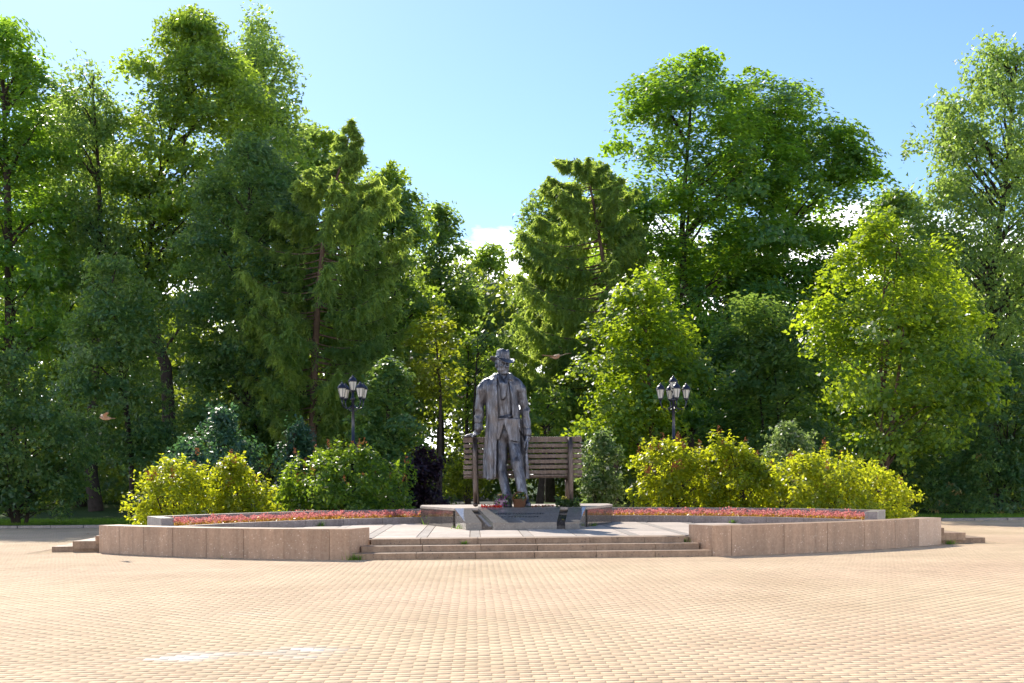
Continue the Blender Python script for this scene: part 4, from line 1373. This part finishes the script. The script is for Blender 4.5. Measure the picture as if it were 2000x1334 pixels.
def larch(name, label, D, trunk, half, seed, ztop_y, nb_=95, twigs=30, blades=15, droop=0.55):
    """trunk: pixel polyline top->bottom; half: [(y, left px, right px)] branch reach from the trunk"""
    rg = np.random.default_rng(seed)
    pts = np.array([[x_of(p[0] - ROLL * (p[1] - HZ), D), D, z_of(p[1] + ROLL * (p[0] - 1000), D)] for p in trunk])[::-1]
    pts[0, 2] = -0.05
    S = np.stack([np.interp(np.linspace(0, 1, 24), np.linspace(0, 1, len(pts)), pts[:, k]) for k in range(3)], 1)
    S[:, 0] += 0.04 * np.sin(np.linspace(0, 9, 24)); 
    bx = S[0, 0]
    root = empty(name, (bx, D, 0)); tag(root, label, 'tree', 'feathery larches')
    org = np.array([bx, D, 0])
    H = S[-1, 2]
    T = Tubes()
    T.add(S - org, 0.0105 * H * (1 - 0.93 * np.linspace(0, 1, 24)) + 0.006, 8)
    hy = np.array([h[0] for h in half], float); hl_ = np.array([h[1] for h in half], float) * D / F_PX; hr_ = np.array([h[2] for h in half], float) * D / F_PX
    Pn, Nd, cr_ = [], [], []
    zlow = z_of(hy.max(), D)
    for bi in range(nb_):
        q = (bi + rg.random()) / nb_
        z = zlow + (H - zlow) * q ** 1.08
        py = HZ - (z - EYE) * F_PX / D
        th = rg.uniform(0, 2 * np.pi)
        if bi % 5 < 2: th = rg.normal(0, .35) + (np.pi if bi % 2 else 0)
        Rr, Rl = np.interp(py, hy, hr_), np.interp(py, hy, hl_)
        R0 = (Rr if np.cos(th) > 0 else Rl) * rg.uniform(0.72, 1.06)
        if abs(np.cos(th)) < .6: R0 = min(R0, (Rr + Rl) / 2 * 0.9)
        sx0, sy0 = np.interp(z, S[:, 2], S[:, 0]), D
        k = 12
        t = np.linspace(0, 1, k)
        lift = rg.uniform(-.05, .12)
        B = np.stack([sx0 + R0 * t * np.cos(th), sy0 + R0 * t * np.sin(th) * 0.9, z + R0 * (lift * t - 0.16 * np.sin(t * np.pi * .9) * droop + 0.16 * t ** 3)], 1)
        B[:, 1] += rg.normal(0, .02) * R0 * np.sin(t * 6); 
        T.add(B - org, 0.026 * (R0 / 3 + .3) * (1 - 0.85 * t), 5)
        nt = int(twigs * (0.35 + R0 / 3.0))
        tt = rg.uniform(0.12, 1.0, nt) ** 0.8
        base = np.stack([np.interp(tt, t, B[:, c]) for c in range(3)], 1)
        side = np.array([-np.sin(th), np.cos(th), 0])
        ln = rg.uniform(.3, 1.0, nt) * (0.08 + 0.30 * R0) * (1.15 - .8 * tt)
        sd = rg.choice([-1, 1], nt) * rg.uniform(.1, 1.0, nt)
        dr = unit(side[None] * sd[:, None] * 1.3 + np.array([np.cos(th), np.sin(th), 0])[None] * rg.uniform(.1, 1.0, (nt, 1)) + np.array([0, 0, -1.0]) * (rg.uniform(0, .5, (nt, 1)) + 1.2 * (rg.random((nt, 1)) < .4)))
        s = rg.random((nt, blades, 1))
        pp = base[:, None] + dr[:, None] * ln[:, None, None] * s
        pp[..., 2] -= 0.45 * (s[..., 0] ** 2) * ln[:, None]
        pp += rg.normal(0, .035, pp.shape)
        Pn.append(pp.reshape(-1, 3)); Nd.append(np.repeat(dr, blades, 0)); cr_.append(np.full(nt * blades, rg.normal(0, .14)))
    Pn, Nd, cr_ = np.concatenate(Pn), np.concatenate(Nd), np.concatenate(cr_)
    n = len(Pn)
    d = unit(Nd * 0.5 + np.array([0, 0, -.55]) + rg.normal(0, 0.5, (n, 3)))
    s = unit(np.cross(d, rg.normal(size=(n, 3))))
    Ln, Wn = 0.0048 * D * rg.uniform(.6, 1.3, (n, 1)), 0.00075 * D
    V = np.stack([Pn - s * Wn, Pn + s * Wn, Pn + d * Ln], 1).reshape(-1, 3) - org
    rnd = np.clip(.5 + rg.normal(0, .16, n) + cr_, 0, 1)
    mobj('crown', np_mesh('crown', V, np.arange(n * 3).reshape(-1, 3), L['larch'], rnd=np.repeat(rnd, 3)), root)
    T.obj('trunk', M['bark_red'], root)
    return root


G_TALL, G_MID, G_SHR, G_LIL = 'tall park trees behind the terrace', 'smaller trees behind the terrace', 'shrubs under the trees', 'lilac bushes behind the flower beds'
# ---- left side
tree('linden_tree', 'tallest broad linden at the top of the big shady group', 60, [(20, 345, 405), (55, 272, 455), (110, 245, 500), (200, 222, 580), (300, 212, 610), (400, 212, 605), (500, 225, 540), (620, 240, 480)], 'linden', 'linden', 5.4, G_TALL, [(370, 120), (300, 420), (285, 600), (330, 720), (332, 1010)], 1)
tree('birch_tree', 'tall weeping birch just behind the tallest linden', 66, [(38, 485, 535), (75, 455, 572), (130, 430, 596), (220, 430, 602), (330, 450, 610), (450, 470, 600)], 'birch', 'birch', 3.6, G_TALL, None, 2)
tree('birch_tree', 'thin sparse birch with sky showing through, beside the tallest linden', 58, [(118, 155, 205), (160, 112, 228), (250, 92, 246), (350, 88, 250), (450, 95, 250), (580, 110, 260)], 'birch', 'birch', 2.9, G_TALL, None, 3)
tree('maple_tree', 'tall maple with dark trunk at the picture edge behind the rounded shrub', 56, [(50, -45, 42), (100, -80, 88), (150, -105, 125), (260, -120, 145), (400, -120, 145), (540, -100, 145), (680, -80, 120)], 'maple', 'maple', 4.2, G_TALL, [(10, 80), (20, 420), (26, 1000)], 4)
tree('elm_tree', 'dense dark elm filling the shade between tallest linden and larch', 50, [(262, 440, 520), (320, 392, 600), (420, 352, 640), (520, 340, 640), (640, 330, 640), (760, 335, 635), (880, 380, 615)], 'elm', 'elm', 5.2, G_TALL, None, 5)
tree('bird_cherry_tree', 'dark bird cherry below the sparse birch', 47, [(500, 160, 240), (580, 118, 318), (700, 105, 350), (800, 112, 352), (890, 150, 345)], 'elm', 'elm', 3.4, G_MID, None, 6, trunks=2)
tree('hazel_shrub', 'large rounded green shrub at the picture edge by the lawn', 38.5, [(690, -50, 50), (725, -80, 102), (790, -95, 150), (850, -100, 186), (930, -95, 180), (1000, -80, 150)], 'shrub', 'elm', 5.0, G_SHR, None, 7, cat='shrub', trunks=4)
tree('elder_shrub', 'bluish green shrub with a pointed top behind the yellowest lilac', 35, [(803, 425, 452), (840, 388, 482), (885, 330, 506), (930, 285, 520), (985, 285, 520)], 'shrub', 'blue', 4.5, G_SHR, None, 8, cat='shrub', trunks=3)
tree('elder_shrub', 'small bluish shrub with upright tips behind the shaded lilac', 35, [(826, 572, 592), (852, 553, 616), (900, 535, 625), (960, 530, 625)], 'shrub', 'blue', 4.0, G_SHR, None, 9, cat='shrub', trunks=3)
tree('hornbeam_tree', 'small dense dark tree directly behind the shaded lamp', 37, [(698, 735, 775), (740, 695, 818), (800, 668, 836), (870, 680, 832), (940, 700, 822)], 'maple', 'elm', 5.0, G_MID, None, 10)
tree('barberry_shrub', 'dark purple barberry bush beside the path', 34.5, [(878, 812, 848), (905, 794, 864), (960, 790, 868), (1000, 795, 866)], 'shrub', 'purple', 5.0, G_SHR, None, 11, cat='shrub', trunks=4)
larch('larch_tree', 'feathery larch with a bare spire leaning over the shaded lamp', 48, [(686, 236), (672, 300), (650, 370), (640, 430), (622, 560), (612, 700), (607, 1010)],
      [(236, 3, 3), (262, 20, 22), (290, 24, 32), (340, 60, 90), (400, 85, 150), (500, 165, 180), (600, 150, 190), (700, 170, 190), (790, 150, 130), (840, 90, 60)], 12, 236, 135, 46, 16)
tree('aspen_tree', 'leafy aspen closing the gap behind the sparse birch', 69, [(190, 70, 130), (250, 30, 240), (400, -10, 300), (560, -20, 320), (740, -10, 320)], 'linden', 'linden', 4.4, G_TALL, None, 50)
tree('aspen_tree', 'leafy aspen behind the elm and the larch', 70, [(250, 560, 640), (330, 540, 720), (450, 540, 760), (600, 550, 760), (740, 560, 740)], 'linden', 'linden', 4.4, G_TALL, None, 51)
# ---- middle distance
tree('linden_tree', 'linden showing behind the larch on the path side', 64, [(318, 745, 785), (380, 705, 822), (480, 680, 850), (640, 670, 865), (760, 690, 850)], 'linden', 'linden', 4.2, G_TALL, None, 13)
tree('birch_tree', 'rounded birch bordering the sky gap above the path', 72, [(398, 838, 872), (440, 815, 905), (510, 795, 935), (610, 780, 940), (730, 790, 930)], 'linden', 'birch', 4.0, G_TALL, [(862, 420), (862, 700), (860, 990)], 14)
tree('poplar_tree', 'farthest tree closing the sky gap over the path', 98, [(478, 940, 978), (502, 912, 1002), (570, 892, 1018), (660, 880, 1025), (780, 885, 1012)], 'linden', 'linden', 4.5, G_TALL, None, 15)
tree('young_maple_tree', 'thin yellowing maple leaning beside the path', 48, [(596, 835, 865), (640, 792, 892), (700, 772, 908), (770, 790, 900)], 'maple', 'yellow', 2.4, G_MID, [(850, 620), (862, 760), (858, 1000)], 16, trunk_r=.11)
tree('ash_tree', 'slender dark trunked ash just behind the statue shoulder', 60, [(640, 905, 960), (690, 890, 985), (760, 885, 990), (830, 900, 960)], 'linden', 'linden', 2.2, G_MID, [(918, 660), (912, 820), (914, 1000)], 17, trunk_r=.16)
tree('ash_tree', 'slender dark trunked ash standing nearest the bench end slats', 56, [(650, 930, 1010), (720, 925, 1020), (800, 935, 1015)], 'linden', 'birch', 2.0, G_MID, [(935, 660), (926, 820), (931, 1000)], 18, trunk_r=.14)
tree('hawthorn_tree', 'dark trunked tree seen under the bench behind the basket', 52, [(760, 1030, 1110), (820, 1010, 1130), (880, 1020, 1120)], 'linden', 'linden', 2.6, G_MID, [(1068, 800), (1062, 900), (1052, 1000)], 19, trunk_r=.2)
tree('spirea_shrub', 'sunlit yellow green bush glimpsed beneath the bench slats', 56, [(905, 890, 935), (930, 868, 955), (965, 862, 962)], 'shrub', 'yellow', 4.0, G_SHR, None, 20, cat='shrub', trunks=3)
# ---- right side
tree('ash_tree', 'far tree showing above and behind the leaning larch', 70, [(362, 1040, 1085), (400, 1012, 1125), (470, 1002, 1160), (580, 990, 1165), (700, 985, 1160)], 'linden', 'birch', 3.4, G_TALL, None, 21)
larch('larch_tree', 'yellow green larch with crooked dark trunk beside the great maple', 56, [(1120, 308), (1150, 360), (1166, 430), (1182, 520), (1196, 600), (1200, 800), (1200, 1010)],
      [(308, 40, 40), (330, 66, 70), (350, 85, 85), (420, 115, 90), (500, 170, 95), (600, 215, 95), (700, 215, 90), (800, 190, 80), (860, 120, 60)], 23, 308, 135, 46, 16)
tree('maple_tree', 'great maple with the highest crown on the sunlit side', 60, [(96, 1358, 1386), (125, 1238, 1420), (180, 1202, 1490), (250, 1186, 1550), (330, 1176, 1580), (430, 1172, 1580), (550, 1185, 1560), (680, 1200, 1530), (820, 1220, 1500)], 'maple', 'maple', 5.2, G_TALL, [(1360, 150), (1335, 450), (1340, 600), (1345, 1010)], 24)
tree('maple_tree', 'second great maple sloping down towards the pale tall willow', 62, [(136, 1425, 1510), (170, 1395, 1600), (220, 1390, 1655), (300, 1400, 1695), (380, 1410, 1738), (470, 1410, 1760), (580, 1410, 1755), (700, 1420, 1735), (840, 1430, 1710)], 'maple', 'maple', 5.2, G_TALL, [(1520, 200), (1510, 500), (1520, 760), (1520, 1010)], 25)
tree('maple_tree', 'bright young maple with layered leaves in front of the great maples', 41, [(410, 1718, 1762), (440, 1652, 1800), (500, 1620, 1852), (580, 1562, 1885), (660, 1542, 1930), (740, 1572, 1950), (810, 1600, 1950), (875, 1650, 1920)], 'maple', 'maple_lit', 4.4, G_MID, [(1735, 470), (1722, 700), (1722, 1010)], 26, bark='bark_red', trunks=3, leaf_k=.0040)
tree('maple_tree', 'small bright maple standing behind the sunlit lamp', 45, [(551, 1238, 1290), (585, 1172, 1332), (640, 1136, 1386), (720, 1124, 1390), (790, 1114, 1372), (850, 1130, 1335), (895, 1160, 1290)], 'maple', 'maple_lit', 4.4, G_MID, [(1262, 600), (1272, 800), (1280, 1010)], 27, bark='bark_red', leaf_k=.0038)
tree('willow_tree', 'tall pale loose willow at the picture edge behind the bright maple', 58, [(90, 1932, 1962), (130, 1880, 2030), (220, 1802, 2080), (320, 1758, 2110), (430, 1775, 2120), (540, 1820, 2120), (690, 1870, 2110)], 'birch', 'birch', 3.0, G_TALL, [(1990, 150), (1965, 400), (1935, 560), (1942, 1010)], 28)
tree('dogwood_shrub', 'dark shrub dotted with cream blossoms at the picture edge', 46.5, [(700, 1905, 2030), (780, 1850, 2090), (860, 1830, 2100), (940, 1805, 2100), (1005, 1805, 2100)], 'shrub', 'elm', 4.6, G_SHR, None, 29, cat='shrub', trunks=4, blossoms=46)
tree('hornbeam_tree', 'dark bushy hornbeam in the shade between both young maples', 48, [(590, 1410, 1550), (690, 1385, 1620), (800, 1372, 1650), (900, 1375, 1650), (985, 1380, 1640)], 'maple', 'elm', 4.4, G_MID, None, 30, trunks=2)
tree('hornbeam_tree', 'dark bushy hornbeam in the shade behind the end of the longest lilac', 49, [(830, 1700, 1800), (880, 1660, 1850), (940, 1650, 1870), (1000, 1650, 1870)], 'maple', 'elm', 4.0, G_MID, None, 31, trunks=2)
tree('variegated_shrub', 'pale leaved variegated shrub beside the bench end', 35, [(850, 1142, 1190), (890, 1124, 1216), (940, 1118, 1228), (1000, 1130, 1222)], 'shrub', 'white', 4.6, G_SHR, None, 32, cat='shrub', trunks=4)
tree('elder_shrub', 'greyish shrub peeping over the long sunlit lilac', 35.5, [(830, 1522, 1550), (860, 1490, 1582), (910, 1470, 1602), (970, 1470, 1602)], 'shrub', 'white', 4.0, G_SHR, None, 33, cat='shrub', trunks=3)
tree('aspen_tree', 'leafy aspen between the second great maple and the willow', 70, [(378, 1700, 1780), (460, 1665, 1850), (580, 1650, 1910), (760, 1660, 1910)], 'linden', 'linden', 4.2, G_TALL, None, 52)
tree('aspen_tree', 'leafy aspen filling in behind the crooked larch', 74, [(318, 1140, 1200), (400, 1090, 1250), (520, 1075, 1270), (760, 1080, 1270)], 'linden', 'linden', 4.2, G_TALL, None, 53)
# ---- lilac bushes behind the beds
LIL = dict(cat='shrub', trunks=5, leaf_k=.0036, depth=0.8, rough=0.2)
tree('lilac_bush', 'rounded bright yellow green lilac at the outer end of the shady bed', 30.6, [(904, 300, 350), (928, 266, 402), (962, 252, 422), (1000, 248, 426), (1030, 255, 420)], 'shrub', 'lilac', 4.6, G_LIL, None, 40, seeds=10, **LIL)
tree('lilac_bush', 'bright lilac with one tall tip beside the shaded lilac', 31.6, [(896, 428, 450), (918, 415, 495), (948, 408, 536), (1000, 408, 552), (1030, 415, 545)], 'shrub', 'lilac', 4.6, G_LIL, None, 41, seeds=9, **LIL)
tree('lilac_bush', 'shaded lilac with brown seed heads at the foot of the dark lamp', 33.2, [(878, 645, 722), (902, 562, 780), (938, 532, 815), (972, 525, 823), (1000, 530, 820), (1030, 535, 815)], 'shrub', 'lilac_green_shaded', 4.8, G_LIL, None, 42, seeds=22, **LIL)
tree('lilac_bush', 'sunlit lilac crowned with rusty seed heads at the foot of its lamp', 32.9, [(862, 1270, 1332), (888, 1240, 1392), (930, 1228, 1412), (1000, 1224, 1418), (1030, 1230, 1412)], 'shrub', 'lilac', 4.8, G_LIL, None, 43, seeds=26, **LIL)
tree('lilac_bush', 'sunlit lilac with a narrow raised top in the middle of three', 32.3, [(856, 1390, 1412), (880, 1384, 1470), (920, 1380, 1520), (1000, 1378, 1532), (1030, 1385, 1525)], 'shrub', 'lilac', 4.8, G_LIL, None, 44, seeds=16, **LIL)
tree('lilac_bush', 'longest low sunlit lilac reaching the outer end of its bed', 31.4, [(893, 1545, 1602), (913, 1500, 1740), (945, 1490, 1790), (975, 1488, 1798), (1004, 1496, 1794), (1030, 1500, 1790)], 'shrub', 'lilac', 5.0, G_LIL, None, 45, seeds=16, **LIL)

# ---- distant woods closing the view under the crowns
rg = np.random.default_rng(99)
def mass(name, label, n, K, xr_, yr_, zmax, rad, ls, seed, skip=None):
    rg = np.random.default_rng(seed)
    C = np.stack([rg.uniform(*xr_, K), rg.uniform(*yr_, K), rg.random(K) ** 0.9 * zmax], 1)
    if skip: C = C[(C[:, 0] < skip[0] * C[:, 1]) | (C[:, 0] > skip[1] * C[:, 1])]
    ci = rg.integers(0, len(C), n)
    P = C[ci] + unit(rg.normal(size=(n, 3))) * rg.random((n, 1)) ** .4 * [rad, rad, rad * .6]
    P[:, 2] = np.abs(P[:, 2])
    v, f = leaves_np(P, rg.normal(size=P.shape) * .7 + [0, 0, .6], ls, ls * .8, rg, tri=True)
    rnd = np.clip(rg.normal(.5, .17, n) + rg.normal(0, .15, len(C))[ci], 0, 1)
    tag(mobj(name, np_mesh(name, v, f, L['woods'], rnd=np.repeat(rnd, 3))), label, 'woods', kind='stuff')


mass('distant_woods', 'distant wood seen between the trunks', 150000, 640, (-62, 64), (84, 112), 17, 2.4, .55, 99)
mass('thicket', 'low thicket far behind the path closing the view', 60000, 420, (-45, 45), (75, 83), 6.0, 1.6, .36, 97)
mass('undergrowth', 'dark undergrowth filling the shade beneath the tall trees', 60000, 520, (-27, 30), (62, 72), 6.5, 1.5, .30, 98, (-.055, .055))

# ---- grass along the plaza edge and weeds in the joints
def grass(n, xr_, yr_, h, seed):
    rg = np.random.default_rng(seed)
    P = np.stack([rg.uniform(*xr_, n), yr_[0] + (yr_[1] - yr_[0]) * rg.random(n) ** 1.5, np.full(n, -.05)], 1)
    hh = h * rg.uniform(.5, 1.4, (n, 1)); a = rg.uniform(0, 6.28, n)
    s = np.stack([np.cos(a), np.sin(a), np.zeros(n)], 1) * .011
    tip = P + np.concatenate([rg.normal(0, .35, (n, 2)) * hh, hh], 1)
    return np.stack([P - s, P + s, tip], 1).reshape(-1, 3), rg.random(n)


gv, gr = [], []
for a in ((42000, (-21, -8.5), (PLAZA_END + .15, 43), .17, 1), (24000, (9, 22), (PLAZA_END + .15, 42), .13, 2), (12000, (-9, 9), (37.5, 46), .14, 3)):
    v, r = grass(*a); gv.append(v); gr.append(r)
gv, gr = np.concatenate(gv), np.concatenate(gr)
tag(mobj('grass', np_mesh('grass', gv, np.arange(len(gv)).reshape(-1, 3), L['grass'], rnd=np.repeat(gr, 3))), 'grass growing along the far edge of the plaza', 'grass', kind='stuff')

WEED = [((-2.0, 7.15, PZ), .22, 'tall grass weed at the pedestal corner nearest the shaded bed'), ((-1.28, 4.7, PZ), .13, 'grass weed at the foot of the small plaque block'),
        ((1.62, 5.6, PZ), .10, 'low weed at the pedestal side turned to the sunlit lilacs'), ((-3.12, -.05, 0), .14, 'dark weed in the corner of steps and parapet'),
        ((2.84, .7, .22), .12, 'small weed on the step beside the parapet end'), ((-1.2, .62, .22), .07, 'mossy weed on the upper step'),
        ((8.65, 2.95, 0), .10, 'weed at the foot of the pale parapet block'), ((9.0, 4.9, .22), .11, 'yellow green weed on the side steps'),
        ((-5.6, .98, 0), .08, 'small weed under the middle of the curved parapet'), ((-4.6, 6.9, PZ), .12, 'weed against the kerb of the shady bed'), ((5.0, 6.55, PZ), .09, 'weed against the kerb of the sunlit bed')]
for k, (p, h, lab) in enumerate(WEED):
    rg = np.random.default_rng(300 + k)
    n = 46
    B = np.stack([rg.normal(0, h * .5, n), rg.normal(0, h * .25, n), np.zeros(n)], 1)
    a = rg.uniform(0, 6.28, n)
    s = np.stack([np.cos(a), np.sin(a), np.zeros(n)], 1) * .008
    tip = B + np.stack([rg.normal(0, .4 * h, n), rg.normal(0, .4 * h, n), h * rg.uniform(.5, 1.2, n)], 1)
    o = mobj('weed', np_mesh('weed', np.stack([B - s, B + s, tip], 1).reshape(-1, 3), np.arange(n * 3).reshape(-1, 3), L['grass'], rnd=np.repeat(rg.uniform(.4, 1, n), 3)), None, W(*p))
    tag(o, lab, 'weed', 'weeds in the joints')
